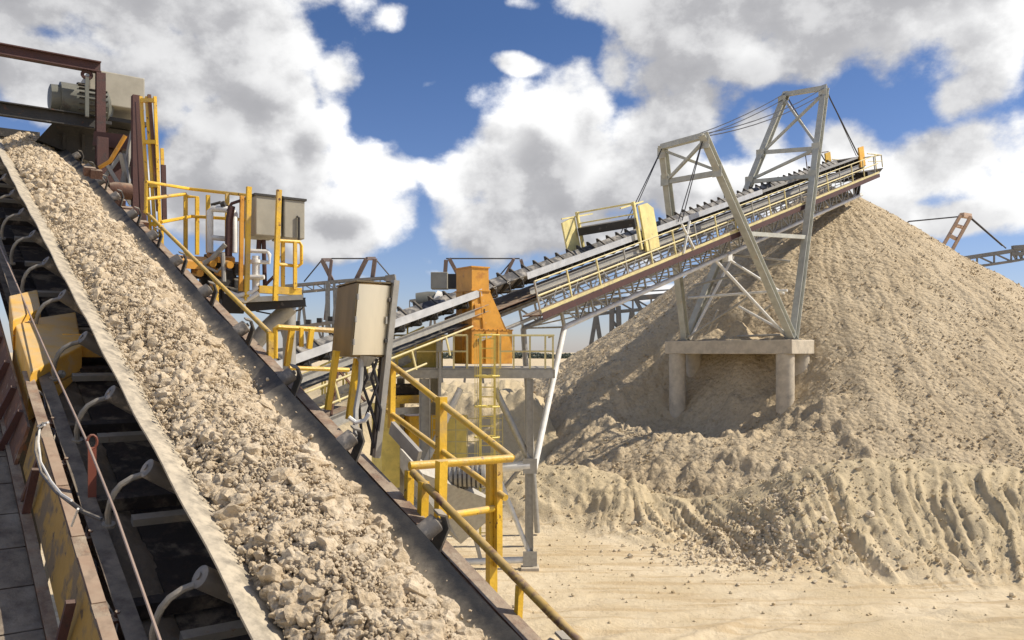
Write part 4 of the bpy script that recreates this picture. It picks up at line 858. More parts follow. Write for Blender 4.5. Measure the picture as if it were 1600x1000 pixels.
M_pdust = mat('dust_caked_plate', (.24, .20, .15), .8, spots=[((.12, .08, .06), 2, .5, .2), ((.42, .37, .28), 4, .55, .2)])
M_lip = mat('pale_belt_cover_edge', (.55, .56, .56), .4, .2, spots=[((.40, .37, .32), 3, .55, .3)], dust=.3)
belt2(SC0, SC1).build('belt', M_belt2, stk)
for s0_, s1_ in ((SC0, -1.05), (.75, 17.5)): MB().beam(C(s0_, .90, .29), C(s1_, .90, .29), .02, .22, CN).build('belt_edge_cover', M_lip, stk)
MB().beam(C(17.5, .90, .29), C(SC1 - 1, .90, .29), .02, .12, CN).build('belt_edge_cover', M_galv, stk)
MB().beam(C(SC0, 0, -.55), C(SC1, 0, -.55), 1.3, .02, CN).build('return_belt', M_belt2, stk)
k = 0; s_ = SC0 + .4
while s_ < SC1 - .3:
    fr_b = MB().beam(C(s_, -.80, -.02), C(s_, .80, -.02), .06, .06, CN)
    fr_b.beam(C(s_, -.86, -.02), C(s_, -.86, .42), .05, .05, CDv); fr_b.beam(C(s_, .84, -.02), C(s_, .84, .30), .04, .04, CDv)
    f = fr_b.build('idler_frame', M_dark, stk)
    MB().cyl(C(s_, .84, .28), C(s_, .36, -.03), .06, 10).build('roller', M_dark, f)
    MB().cyl(C(s_, -.84, .38), C(s_, -.36, .0), .05, 10).build('roller', M_dark, f)
    s_ += .64; k += 1
# stringers and rails near side and far side
for q_ in (-.92, .92):
    for s0_, s1_ in ((SC0, -1.05), (.75, SC1)): MB().channel(C(s0_, q_, -.22), C(s1_, q_, -.22), .08, .20, .012, CN, 1 if q_ < 0 else -1).build('stringer', M_galv, stk)
# walkway on the near side
MB().beam(C(0.1, 1.35, -.88), C(SC1 - .5, 1.35, -.88), .80, .04, CN).build('walkway_grating', M_rust, stk)
MB().channel(C(0.1, 1.78, -.92), C(SC1 - .5, 1.78, -.92), .06, .20, .01, CN, 1).build('walkway_edge_beam', M_maroon, stk)
RP = .020
MB().tube([C(0.1, 1.76, .22), C(SC1 - .5, 1.76, .22)], .026, 6).build('top_rail', M_pale, stk)
MB().tube([C(0.1, 1.76, -.25), C(SC1 - .5, 1.76, -.25)], .035, 6).build('mid_rail', M_pale, stk)
MB().beam(C(0.1, 1.80, -.74), C(SC1 - .5, 1.80, -.74), .015, .10, CN).build('toe_board', M_pale, stk)
s_ = 0.1; k = 0
while s_ < SC1 - .4:
    MB().beam(C(s_, 1.76, -.86), C(s_, 1.76, .22), .05, .05, CDv).build('rail_post', M_pale if k % 3 else M_galv, stk); s_ += 1.62; k += 1
MB().beam(C(-1.5, 0, -.42), C(SC1 - .5, 0, -.42), 1.75, .02, CN).build('dust_pan', M_rust, stk)
MB().beam(C(-1.5, -.93, -.75), C(SC1 - .5, -.93, -.75), .012, .62, CN).build('far_side_plate', M_pdust, stk)
# truss: chords, verticals, diagonals
for q_ in (-.95, .95):
    MB().cyl(C(2.0, q_, -1.78), C(SC1 - 1.2, q_, -1.78), .095, 12).build('bottom_chord', M_white if q_ > 0 else M_galv, stk, True)
    MB().beam(C(-2, q_, -1.05), C(SC1 - .6, q_, -1.05), .1, .1, CN).build('top_chord', M_galv, stk)
    mb = MB(); n_ = 32; st = (SC1 - 1.4 - 2.0) / n_
    for k in range(n_):
        a = 2.0 + k * st; mb.beam(C(a, q_, -1.78), C(a, q_, -1.05), .06, .06, CDv)
        mb.beam(C(a, q_, -1.78 if k % 2 else -1.05), C(a + st, q_, -1.05 if k % 2 else -1.78), .05, .05, CQ)
    mb.build('lattice', M_galv, stk)
mb = MB()
for k in range(14):
    a = 2.0 + k * 1.9; mb.beam(C(a, -.95, -1.78), C(a + 2.1, .95, -1.78), .045, .045, CN); mb.beam(C(a, -.95, -1.78), C(a, .95, -1.78), .05, .05, CN)
mb.build('wind_bracing', M_galv, stk)
# expanded-metal side screens between belt stringer and truss
mb = MB()
s_ = 1.0
while s_ < SC1 - 2:
    for j in range(3): mb.beam(C(s_, .90, -.36 - j * .2), C(s_ + 1.2, .90, -.36 - j * .2), .012, .035, CN)
    mb.beam(C(s_, .90, -.35), C(s_ + .55, .90, -1.0), .012, .05, CN); mb.beam(C(s_ + .6, .88, -1.0), C(s_ + 1.15, .88, -.35), .012, .05, CN); s_ += 1.2
mb.build('side_screen', M_galv, stk)
# tail-end lower rails left of the hopper
MB().tube([C(-12, 1.5, -.45), C(-2.6, 1.5, -.45)], .03, 6).build('lower_rail', M_pale, stk)
MB().tube([C(-12, 1.5, -.95), C(-4.6, 1.5, -.95)], .03, 6).build('lower_rail', M_pale, stk)
s_ = -11.5
while s_ < -2.8: MB().beam(C(s_, 1.5, -1.0), C(s_, 1.5, -.45), .045, .045, CDv).build('rail_post', M_pale, stk); s_ += 1.3
MB().channel(C(-12, 1.2, -1.5), C(-6.5, 1.2, -1.5), .1, .3, .014, CN, -1).build('tail_stringer', M_galv, stk)
MB().beam(C(-12, .3, -1.62), C(-6.5, .3, -1.62), 1.7, .05, CN).build('tail_deck', M_rust, stk)
mb = MB()
for a in np.arange(-11.5, -7, 1.25): mb.beam(C(a, 1.1, -1.45), C(a + .6, 1.1, -.3), .05, .05, CQ); mb.beam(C(a + .6, 1.1, -.3), C(a + 1.2, 1.1, -1.45), .05, .05, CQ)
mb.build('tail_lattice', M_rust, stk)
# head: yellow guard, pulley, chute tongue, small nose platform
MB().beam(C(SC1 - .9, .95, .25), C(SC1 - .2, .95, .25), .08, 1.1, CN).build('head_guard', mat('head_guard_yellow', (.75, .42, .05), .5, dust=.3), stk)
MB().beam(C(SC1 - .9, -.95, .25), C(SC1 - .2, -.95, .25), .08, 1.1, CN).build('head_guard', M_yel, stk)
MB().lathe(C(SC1, -.8, -.1), C(SC1, .8, -.1), [(0, .28), (.02, .36), (.98, .36), (1, .28)], 18).build('head_pulley', M_dark, stk, True)
mb = MB(); mb.loft([[C(SC1 - .6, -.9, -.6), C(SC1 - .6, 1.2, -.6), C(SC1 - .6, 1.2, -1.0), C(SC1 - .6, -.9, -1.0)], [C(SC1 + 1.9, -.9, -.75), C(SC1 + 1.9, 1.2, -.75), C(SC1 + 1.7, 1.0, -1.0), C(SC1 + 1.7, -.8, -1.0)]]); mb.build('nose_platform', M_dark, stk)
mb = MB()
for q_ in (-.85, 1.15):
    mb.tube([C(SC1 - .2, q_, .35), C(SC1 + 1.9, q_, .0), C(SC1 + 1.9, q_, -.7)], .03, 6); mb.tube([C(SC1 - .2, q_, -.1), C(SC1 + 1.9, q_, -.35)], .025, 6); mb.tube([C(SC1 + .9, q_, .15), C(SC1 + .9, q_, -.7)], .03, 6)
mb.tube([C(SC1 + 1.9, -.85, .0), C(SC1 + 1.9, 1.15, .0)], .03, 6); mb.build('nose_rail', M_pale, stk)
mb = MB(); a = C(SC1 + .1, .3, -.8); mb.loft([[a - CQ * .35, a + CQ * .25, a + CQ * .25 + CDv * .2, a - CQ * .35 + CDv * .2], [a - UP * 1.35 - CQ * .1, a - UP * 1.35 + CQ * .12, a - UP * 1.35 + CQ * .12 + CDv * .1, a - UP * 1.35 - CQ * .1 + CDv * .1]]); mb.build('chute_tongue', M_dark, stk)
MB().tube([C(SC1 - 3.6, -.9, .3), C(SC1 - 3.6, -.9, 1.05), C(SC1 - .5, -.9, .85)], .03, 6).build('head_rail', M_maroon, stk)
# support leg of the lower end
nd = C(2.0, .95, -1.78)
MB().cyl(nd, at(834, 735, 25.2), .10, 12).build('support_leg', M_white, stk, True)
MB().cyl(C(2.0, -.95, -1.78), V((.9, 29.5, -6.4)), .10, 12).build('support_leg', M_galv, stk, True)
MB().cyl(nd, C(2.0, .95, -.95), .07, 10).build('node_post', M_galv, stk, True)

# yellow gate frame straddling the belt
M_gate = mat('pale_gate_yellow', (.78, .68, .30), .6, spots=[((.5, .42, .25), 4, .55, .2)], dust=.2)
gt = thing('yellow_gate_frame', 'pale yellow panelled gate frame straddling the stacker conveyor halfway up', 'gate frame', C(6.95, 0, 0))
MB().loft([[C(5.45, -1.15, -.1), C(6.25, -1.15, -.1), C(6.25, -1.15, 1.45), C(5.45, -1.15, 1.35)], [C(5.45, -1.22, -.1), C(6.25, -1.22, -.1), C(6.25, -1.22, 1.45), C(5.45, -1.22, 1.35)]]).build('side_panel', M_gate, gt)
MB().loft([[C(7.35, 1.0, -.35), C(8.25, 1.0, -.35), C(8.25, 1.0, 1.15), C(7.90, 1.0, 1.4), C(7.35, 1.0, 1.4)], [C(7.35, 1.08, -.35), C(8.25, 1.08, -.35), C(8.25, 1.08, 1.15), C(7.90, 1.08, 1.4), C(7.35, 1.08, 1.4)]]).build('side_panel', M_gate, gt)
MB().beam(C(6.35, -1.1, .85), C(7.05, 1.05, .85), .5, .30, CN).build('cross_frame', M_dark, gt)
mb = MB()
for s_, q_ in ((6.35, -1.1), (7.05, 1.05)): mb.beam(C(s_, q_, -.2), C(s_, q_, 1.6), .1, .1, CDv)
mb.beam(C(6.35, -1.1, 1.55), C(7.05, 1.05, 1.55), .06, .06, CN); mb.beam(C(6.35, -1.1, 1.15), C(7.05, 1.05, 1.15), .05, .05, CN); mb.beam(C(5.45, -1.15, 1.5), C(7.35, -1.15, 1.35), .05, .05, CN); mb.beam(C(6.25, 1.0, 1.5), C(7.75, 1.0, 1.5), .05, .05, CN)
mb.build('frame', M_gate, gt)
# white stiffening cross where panels end
mb = MB(); mb.beam(C(8.6, 1.84, -.75), C(9.4, 1.84, .35), .05, .08, CQ); mb.beam(C(9.4, 1.84, -.75), C(8.8, 1.84, .35), .05, .08, CQ); mb.build('gallery_brace', M_white, stk)

# ================================================================ PIER AND MASTS
CC = V((10.4, 38.5, 0)); U_ = V((.69, .72, 0)); U_ = nz(U_); Vv = V((.72, -.69, 0)); Vv = nz(Vv)
def G(u, v, z): return CC + u * U_ + v * Vv + UP * z
pier = thing('concrete_pier', 'concrete table pier on round columns half buried in the stockpile', 'pier', G(0, 0, -6))
MB().box(G(0, 0, .22), (2.24, 6.4, .62), (U_, Vv, UP)).build('deck_slab', M_conc, pier, bevel=.03)
for u in (-.75, .75):
    for v in (-2.72, 2.72):
        MB().lathe(G(u, v, -6.2), G(u, v, -.095), [(0, .39), (.5, .39), (1, .39)], 24).build('column', M_conc, pier, True)
MB().box(G(1.35, 2.6, .3), (.5, .7, .5), (U_, Vv, UP)).build('bearing_block', M_conc, pier, bevel=.02)
# sand spilled on the slab
xs = np.linspace(-1.05, 1.05, 22); ys = np.linspace(-2.9, 2.9, 56); A1, A2 = np.meshgrid(xs, ys, indexing='ij')
hz = .545 + np.maximum(0, .95 * np.exp(-((A2 - .1) / .55) ** 2 - ((A1 + .0) / .6) ** 2) + .55 * np.exp(-((A2 + 1.1) / .5) ** 2 - (A1 / .6) ** 2) + .4 * np.exp(-((A2 - 1.8) / .7) ** 2 - ((A1 - .4) / .5) ** 2) + fbm(A1, A2, 2, 3, 6) * .18 - .06 - .1 * (abs(A1) > .95))
PP = CC + A1[..., None] * U_ + A2[..., None] * Vv + hz[..., None] * UP
o = np_mesh('spilled_sand', PP.reshape(-1, 3), grid_faces(56, 22), M_pile, True); tag(o, 'dusty heap of spilled sand lying on the concrete pier slab', 'sand', kind='stuff')

FN, FF = G(0, 2.74, .53), G(0, -2.72, .53)
def mast(name, label, tn, tf, ties):
    t = thing(name, label, 'mast', G(0, 0, .53))
    tn, tf = V(tn), V(tf)
    for a, b in ((FN, tn), (FF, tf)): 
        MB().ibeam(a, b + nz(b - a) * .1, .30, .34, .03, U_).build('leg', M_mast, t)
        MB().box(a + UP * .02, (.6, .5, .06), (U_, Vv, UP)).build('base_plate', M_galv, t)
    MB().beam(tn + UP * .02, tf + UP * .02, .30, .22, UP).build('top_beam', M_mast, t)
    for f_ in ties: 
        MB().beam(FN + (tn - FN) * f_ , FF + (tf - FF) * f_, .16, .22, UP).build('cross_beam', M_mast, t)
    return t, tn, tf
t1n, t1f = at(1100, 213, 36.2 - 3.6), at(1036, 230, 39.9 - 3.3)
# mast planes lean along the conveyor axis: near top / far top keep the same offset along U
def along(px, py, v):          # point over offset v whose image is (px,py)
    r = V(((px - 800) / F, 1, (550 - py) / F)); k = (CC + v * Vv) @ Vv / (r @ Vv); return r * k
m1, t1n, t1f = mast('leaning_mast', 'shorter grey steel A-frame mast leaning left over the stacker conveyor', along(1100, 213, 1.55), along(1036, 230, -1.55), (.835,))
m2, t2n, t2f = mast('leaning_mast', 'taller grey steel A-frame mast leaning right over the stacker conveyor', along(1289, 138, 1.45), along(1228, 148, -1.45), ())
def onleg(top, foot, f): return foot + (top - foot) * f
def xb(m, tn, tf, f0, f1, w=.12, h=.12):
    mb = MB(); mb.beam(onleg(tn, FN, f0), onleg(tf, FF, f1), w, h, U_); mb.build('cross_brace', M_mast, m)
# mast 1: cross beam at the lower level plus an X above it
xb(m1, t1n, t1f, .985, .84); xb(m1, t1n, t1f, .84, .985)
# mast 2: two cross beams and braces between
MB().beam(onleg(t2n, FN, .62), onleg(t2f, FF, .62), .14, .20, UP).build('cross_beam', M_mast, m2); MB().beam(onleg(t2n, FN, .735), onleg(t2f, FF, .745), .14, .2, UP).build('cross_beam', M_mast, m2)
xb(m2, t2n, t2f, .98, .745); xb(m2, t2n, t2f, .745, .98); xb(m2, t2n, t2f, .735, .63, .13, .13)
# tie between the two near legs and the two far legs
MB().beam(onleg(t1n, FN, .545), onleg(t2n, FN, .375), .12, .18, UP).build('leg_tie', M_mast, m1); MB().beam(onleg(t1f, FF, .5), onleg(t2f, FF, .35), .12, .18, UP).build('leg_tie', M_mast, m1)
# gusset plates where members meet
for m_, tn_, tf_, fs_ in ((m1, t1n, t1f, (.84, .97)), (m2, t2n, t2f, (.62, .735, .97))):
    for f_ in fs_:
        for a_, b_ in ((FN, tn_), (FF, tf_)):
            MB().box(a_ + (b_ - a_) * f_ - U_ * .19, (.02, .42, .5), (U_, Vv, UP)).build('gusset_plate', M_mast, m_)
# cables
def cab(m, a, b, r=.022, sag_=0): 
    a = V(a); b = V(b); MB().tube([a + (b - a) * t - UP * sag_ * 4 * t * (1 - t) for t in np.linspace(0, 1, 9)], r, 5).build('stay_cable', M_cable, m)
for dz in (0, .3): cab(m1, t1f + UP * .05, C(9.0 - dz, -.95, .3)); cab(m1, t1n + UP * .05, C(10.3 - dz, .95, .3))
for dz in (0, .28): cab(m2, t2f + UP * (.1 - dz), t1f + UP * (.1 - dz * .4), .022, .25); cab(m2, t2n - U_ * .1 + UP * (.0 - dz), t1n + UP * (.1 - dz * .4), .022, .3)
cab(m2, t2n, C(SC1 - 1.0, .95, .4), .035); cab(m2, t2f, C(SC1 - 1.0, -.95, .4), .035)
cab(m2, t2n + UP * .1, C(SC1 - 1.3, .95, .4), .02)
# under-gallery bracing pipes from the pier up to the truss
tb = thing('pier_bracing', 'dusty pipe bracing between the concrete pier and the stacker gallery', 'bracing', G(0, 0, .6))
gch = lambda s, q: C(s, q, -1.85)
for a, b, r_ in ((G(0, 2.5, .6), gch(12.5, .9), .07), (G(0, -2.5, .6), gch(18.5, -.9), .07), (gch(13.2, .95), G(.2, 2.2, 2.6), .06), (G(-.3, -2.4, 2.6), G(-.3, 2.6, 2.7), .06), (G(-.3, -2.4, .7), G(-.1, 1.0, 2.7), .055),
                 (G(-.2, 2.6, .8), G(-.2, .2, 2.1), .06), (G(.4, -1.9, .7), G(.4, -1.2, 2.0), .055), (G(-.6, -.3, .7), G(-.6, 2.4, .75), .05), (G(.3, .8, 1.6), G(.3, 1.5, 2.1), .05), (G(0, -2.3, 3.2), G(0, 2.5, 4.0), .055), (gch(15, -.9), G(0, 2.6, 4.0), .05)):
    MB().cyl(a, b, r_, 8).build('pipe', M_white if r_ > .055 else M_galv, tb, True)
wn = MB(); wp = gch(13.4, .95); wn.box(wp - UP * .05, (.35, .3, .3), (CDv, CQ, UP)); wn.build('gusset_node', M_white, tb)

# ================================================================ TRANSFER TOWER
tw = thing('transfer_tower', 'galvanised steel transfer tower deck on braced columns with yellow railings', 'tower', V((-1, 26, -6.6)))
X0, X1, Y0, Y1, ZD = -3.6, 1.25, 25.0, 28.2, -.50
MB().box(((X0 + X1) / 2, (Y0 + Y1) / 2, ZD), (X1 - X0, Y1 - Y0, .05)).build('deck_grating', M_galv, tw)
for a, b in (((X0, Y0, ZD - .16), (X1, Y0, ZD - .16)), ((X0, Y1, ZD - .16), (X1, Y1, ZD - .16)), ((X0, Y0 + .1, ZD - .16), (X0, Y1 - .1, ZD - .16)), ((X1, Y0 + .1, ZD - .16), (X1, Y1 - .1, ZD - .16))):
    MB().channel(a, b, .09, .26, .014, UP).build('deck_beam', M_galv, tw)
CXn = .54
for x, y, w_ in ((CXn, Y0 + .05, .20), (-2.62, Y0 + .05, .32), (CXn, Y1 - .2, .2), (-2.62, Y1 - .2, .3), (-3.5, Y0 + 1.2, .22)):
    MB().ibeam((x, y, -6.6), (x, y, ZD - .3), w_, w_, .02, (1, 0, 0)).build('column', M_galv, tw)
for x, y in ((CXn, Y0 + .05),):
    MB().box((x, y, -6.72), (.55, .5, .55)).build('footing', M_conc, tw, bevel=.02)
for a, b, r_, m_ in (((-2.5, Y0 + .05, -3.62), (CXn, Y0 + .05, -3.42), .15, M_white), ((-.5, Y0 + .1, -1.15), (CXn, Y0 + .1, -3.3), .10, M_galv), ((-.5, Y0 + 1.6, -1.15), (CXn - .1, Y0 + 1.3, -3.3), .06, M_white),
                     ((-1.55, Y0 + .1, -1.1), (-2.6, Y0 + .1, -3.3), .10, M_white), ((-.45, Y0 + .05, -3.65), (CXn, Y0 + .05, -6.1), .07, M_white), ((-2.6, Y0 + .05, -6.35), (CXn, Y0 + .05, -6.25), .10, M_white),
                     ((-1.7, Y1 - .2, -6.3), (CXn, Y1 - .2, -3.6), .07, M_galv), ((-.9, Y0 + .05, -6.4), (-1.6, Y0 + .05, -3.8), .06, M_galv)):
    MB().cyl(a, b, r_, 12).build('brace', m_, tw, True)
for z_ in (-3.42, -6.2): MB().box((CXn, Y0 - .07, z_), (.42, .02, .45)).build('gusset_plate', M_galv, tw)
# railings
for z, r_ in ((ZD + 1.0, .034), (ZD + .52, .030)):
    MB().tube([(X0, Y0, z), (-1.35, Y0, z)], r_, 6).build('rail', M_pale, tw); MB().tube([(-.35, Y0, z), (X1, Y0, z), (X1, Y1, z)], r_, 6).build('rail', M_pale, tw)
for x in (-3.55, -2.9, -2.25, -1.75, -1.35, -.35, .05, .54, 1.0, 1.23): MB().beam((x, Y0, ZD), (x, Y0, ZD + 1.0), .055, .055, (1, 0, 0)).build('rail_post', M_pale if x > -2 else M_galv, tw)
# ladder with safety cage
M_cage = mat('ladder_cage_yellow', (.74, .60, .16), .5, spots=[((.45, .34, .16), 6, .58, .15)])
ld = thing('caged_ladder', 'yellow caged ladder hanging down the front of the transfer tower', 'ladder', V((-.7, 24.9, -6.5)))
for x in (-.95, -.52): MB().beam((x, 24.85, -5.6), (x, 24.85, .55), .06, .07, (1, 0, 0)).build('stile', M_cage, ld)
mb = MB()
for z in np.arange(-5.4, .5, .29): mb.cyl((-.95, 24.85, z), (-.52, 24.85, z), .018, 6)
mb.build('rungs', M_cage, ld)
for z in (-3.4, -2.5, -1.6, -.7, .5):
    MB().tube([(-.735 + .36 * math.sin(a), 24.85 - .62 * math.cos(a / 2) * (abs(a) < 9), z) for a in np.linspace(-math.pi * .98, math.pi * .98, 13)], .024, 5).build('cage_hoop', M_cage, ld)
for a in np.linspace(-2.2, 2.2, 6): MB().beam((-.735 + .36 * math.sin(a), 24.85 - .62 * math.cos(a / 2), -3.4), (-.735 + .36 * math.sin(a), 24.85 - .62 * math.cos(a / 2), .5), .045, .014, (1, 0, 0)).build('cage_bar', M_cage, ld)
# stair flight with yellow rails climbing to the tower deck
sr = thing('access_stair', 'steel stair with pale yellow handrails climbing left of the tower to its deck', 'stair', V((-5.2, 24.2, -3.5)))
sa, sb = at(470, 640, 24.0), at(640, 560, 25.6)
for off in (0, 1.0):
    o2 = V((.35, .9, 0)) * off
    MB().channel(sa + o2, sb + o2, .06, .24, .012, UP).build('stair_stringer', M_galv, sr)
    for h_ in (1.0, .55): MB().tube([sa + o2 + UP * h_, sb + o2 + UP * h_], .03, 6).build('handrail', M_cage, sr, True)
    for t_ in np.linspace(.02, .98, 6): MB().beam(sa + (sb - sa) * t_ + o2, sa + (sb - sa) * t_ + o2 + UP * 1.0, .05, .05, (1, 0, 0)).build('rail_post', M_cage, sr)
for t_ in np.linspace(.03, .97, 16): p_ = sa + (sb - sa) * t_ + V((.175, .45, .02)); MB().box(p_, (.26, .85, .03)).build('tread', M_galv, sr)
# low yellow mesh fence and bin beneath the deck
sf = thing('yellow_mesh_fence', 'pale yellow mesh fence panels standing under the transfer tower deck', 'fence', V((-1.3, 25.6, -4.8)))
mb = MB()
for z in np.arange(-4.2, -2.0, .36): mb.beam((-2.45, 25.6, z), (-.3, 25.6, z), .012, .03, UP)
for x in np.arange(-2.45, -.2, .36): mb.beam((x, 25.62, -4.3), (x, 25.62, -1.95), .012, .03, (1, 0, 0))
mb.build('mesh', M_pale, sf)
yb2 = thing('yellow_screen_housing', 'large yellow machine housing with dark openings under the tower deck', 'housing', V((-3.2, 26.5, -4.7)))
RA = ((.85, .53, 0), (-.53, .85, 0), (0, 0, 1))
MB().box((-3.05, 26.6, -3.05), (.95, 1.0, 2.1), RA).build('panel', M_yel, yb2, bevel=.02); MB().box((-3.95, 26.0, -2.9), (.6, .8, 2.6), RA).build('panel', M_cage, yb2)
MB().box((-3.3, 25.9, -1.45), (1.4, .9, .25), RA).build('top_pan', M_yel, yb2); MB().box((-3.3, 26.0, -1.15), (1.2, .8, .3), RA).build('opening', M_under, yb2)
MB().box((-3.1, 25.3, -1.78), (1.1, .16, .2), RA).build('cross_rail', M_galv, yb2)
MB().box((-1.95, 26.6, -2.9), (.7, .8, 1.8), RA).build('side_box', M_cage, yb2)
mt = thing('lower_motor', 'grey ribbed motor below the transfer tower seen between yellow rails', 'motor', at(735, 760, 23))
MB().lathe(at(700, 745, 23), at(765, 742, 23), [(0, .2), (.05, .3), (.9, .3), (1, .15)], 18).build('housing', M_galv, mt, True)
mb = MB(); 
for k in range(7): mb.lathe(at(708 + k * 7, 745 - k * .3, 23), at(710.5 + k * 7, 745 - k * .3, 23), [(0, .34), (1, .34)], 18)
mb.build('cooling_fins', M_dark, mt)
lp = thing('lower_chute', 'grey sheet steel chute sloping under the transfer tower', 'chute', at(720, 830, 22.5))
MB().loft([[at(625, 700, 22), at(660, 740, 22), at(660, 770, 22), at(625, 730, 22)], [at(690, 750, 24), at(790, 790, 24), at(720, 850, 24), at(660, 800, 24)]]).build('body', M_galv, lp)
bx = thing('tower_light_column', 'slim grey column with conduit standing at the left edge of the tower deck', 'column', V((-2.95, 24.9, -6.6)))
MB().beam((-2.15, 24.85, -6.6), (-2.15, 24.85, .75), .07, .07, (1, 0, 0)).build('shaft', M_galv, bx)
MB().box((-2.15, 24.8, .15), (.16, .08, .28)).build('junction_box', M_cab, bx)
# pale yellow bins beside the hopper on the deck
bn = thing('pale_yellow_bin', 'pale yellow sheet bin behind the tower railing left of the orange hopper', 'bin', at(655, 570, 26.3))
q1_, q2_, q3_, q4_ = at(612, 574, 25.3), at(692, 574, 26.4), at(692, 516, 26.4), at(620, 546, 25.3)
MB().loft([[q1_, q2_, q3_, q4_], [p + V((-.5, 1.0, 0)) for p in (q1_, q2_, q3_, q4_)]]).build('body', M_cage, bn)
for t_ in (.1, .5, .85): p_ = q1_ + (q2_ - q1_) * t_ + V((.02, -.04, 0)); MB().beam(p_, p_ + UP * (.6 + .5 * t_), .05, .05, (1, 0, 0)).build('stiffener', M_cage, bn)
# ================================================================ ORANGE HOPPER
hp = thing('orange_hopper', 'dusty orange steel transfer hopper with sloping side on the tower deck', 'hopper', at(755, 572, 26))
h1 = nz((.82, .57, 0)); h2 = nz((-.57, .82, 0))
B0_ = at(737, 569, 25.12); z0 = B0_[2]
def HP(a, b, z): return B0_ + h1 * a + h2 * b + UP * (z)
W1, W2 = 1.5, 1.05
MB().loft([[HP(0, 0, 0), HP(W1, 0, 0), HP(W1, W2, 0), HP(0, W2, 0)], [HP(0, 0, 1.05), HP(W1, 0, 1.05), HP(W1, W2, 1.05), HP(0, W2, 1.05)]]).build('lower_box', M_oran, hp, bevel=.01)
MB().loft([[HP(.02, .02, 1.052), HP(1.30, .02, 1.052), HP(1.30, W2 - .1, 1.052), HP(.02, W2 - .1, 1.052)], [HP(.02, .02, 2.24), HP(.66, .02, 2.24), HP(.66, W2 - .1, 2.24), HP(.02, W2 - .1, 2.24)]]).build('tapered_body', M_oran, hp)
MB().loft([[HP(.02, .02, 2.242), HP(.64, .02, 2.242), HP(.64, W2 - .12, 2.242), HP(.02, W2 - .12, 2.242)], [HP(.02, .02, 2.95), HP(.62, .02, 2.95), HP(.62, W2 - .12, 2.95), HP(.02, W2 - .12, 2.95)]]).build('top_box', M_oran, hp)
for z_, a1, b1 in ((1.05, W1, W2), (2.24, .65, W2 - .1), (2.95, .63, W2 - .11)):
    MB().loft([[HP(-.02, -.02, z_ - .02), HP(a1 + .02, -.02, z_ - .02), HP(a1 + .02, b1 + .02, z_ - .02), HP(-.02, b1 + .02, z_ - .02)], [HP(-.02, -.02, z_ + .02), HP(a1 + .02, -.02, z_ + .02), HP(a1 + .02, b1 + .02, z_ + .02), HP(-.02, b1 + .02, z_ + .02)]]).build('flange', M_oran, hp)
mb = MB()
for a_ in (.5, .95): mb.beam(HP(a_, -.03, .04), HP(a_, -.03, 1.0), .05, .05, h1)
mb.beam(HP(.42, -.015, 1.1), HP(.30, -.015, 2.2), .03, .04, h1); mb.beam(HP(-.015, .5, .04), HP(-.015, .5, 2.2), .04, .04, h2); mb.build('stiffener_bar', M_oran, hp)
for a_ in np.arange(.08, 1.45, .17): MB().cyl(HP(a_, -.035, 1.05), HP(a_, -.005, 1.05), .016, 6).build('bolt', M_rust, hp)
MB().box(HP(.28, -.01, 1.62), (.36, .02, .42), (h1, h2, UP)).build('inspection_door', M_oran, hp, bevel=.004); MB().box(HP(.44, -.03, 1.62), (.03, .02, .12), (h1, h2, UP)).build('door_latch', M_dark, hp)
MB().box(HP(-.02, .38, 1.78), (.03, .3, .07), (h1, h2, UP)).build('nameplate', M_white, hp)
# motor, fan and small enclosure behind the hopper
mg = thing('tail_drive_motor', 'grey motor with white round fan cover left of the orange hopper', 'motor', at(665, 488, 27))
MB().lathe(at(652, 474, 27), at(682, 470, 27), [(0, .34), (.6, .34), (1, .3)], 20).build('housing', M_grey, mg, True)
MB().lathe(at(678, 470, 26.9), at(688, 474, 26.9), [(0, .36), (.7, .36), (1, .2)], 20).build('fan_cover', M_white, mg, True)
MB().loft([[at(642, 490, 27), at(656, 458, 27), at(660, 458, 27.4), at(660, 490, 27.4)], [at(645, 490, 28), at(658, 458, 28), at(664, 458, 28), at(668, 490, 28)]]).build('side_guard', M_grey, mg)
MB().box(at(660, 495, 27.2), (.9, .8, .12)).build('base', M_dark, mg)
MB().tube([at(688, 480, 26.6), at(700, 475, 26.6), at(706, 462, 26.8)], .07, 8).build('duct', M_galv, mg, True)
be = thing('small_enclosure', 'small beige box enclosure behind the top of the orange hopper', 'enclosure', at(688, 452, 29))
MB().box(at(687, 439, 29), (.58, .5, .58)).build('case', M_cab, be, bevel=.02); MB().box(at(706, 440, 29.2), (.35, .5, .5)).build('dark_box', M_dark, be)
MB().box(at(690, 470, 29.2), (.8, .6, .5)).build('support', M_dark, be)

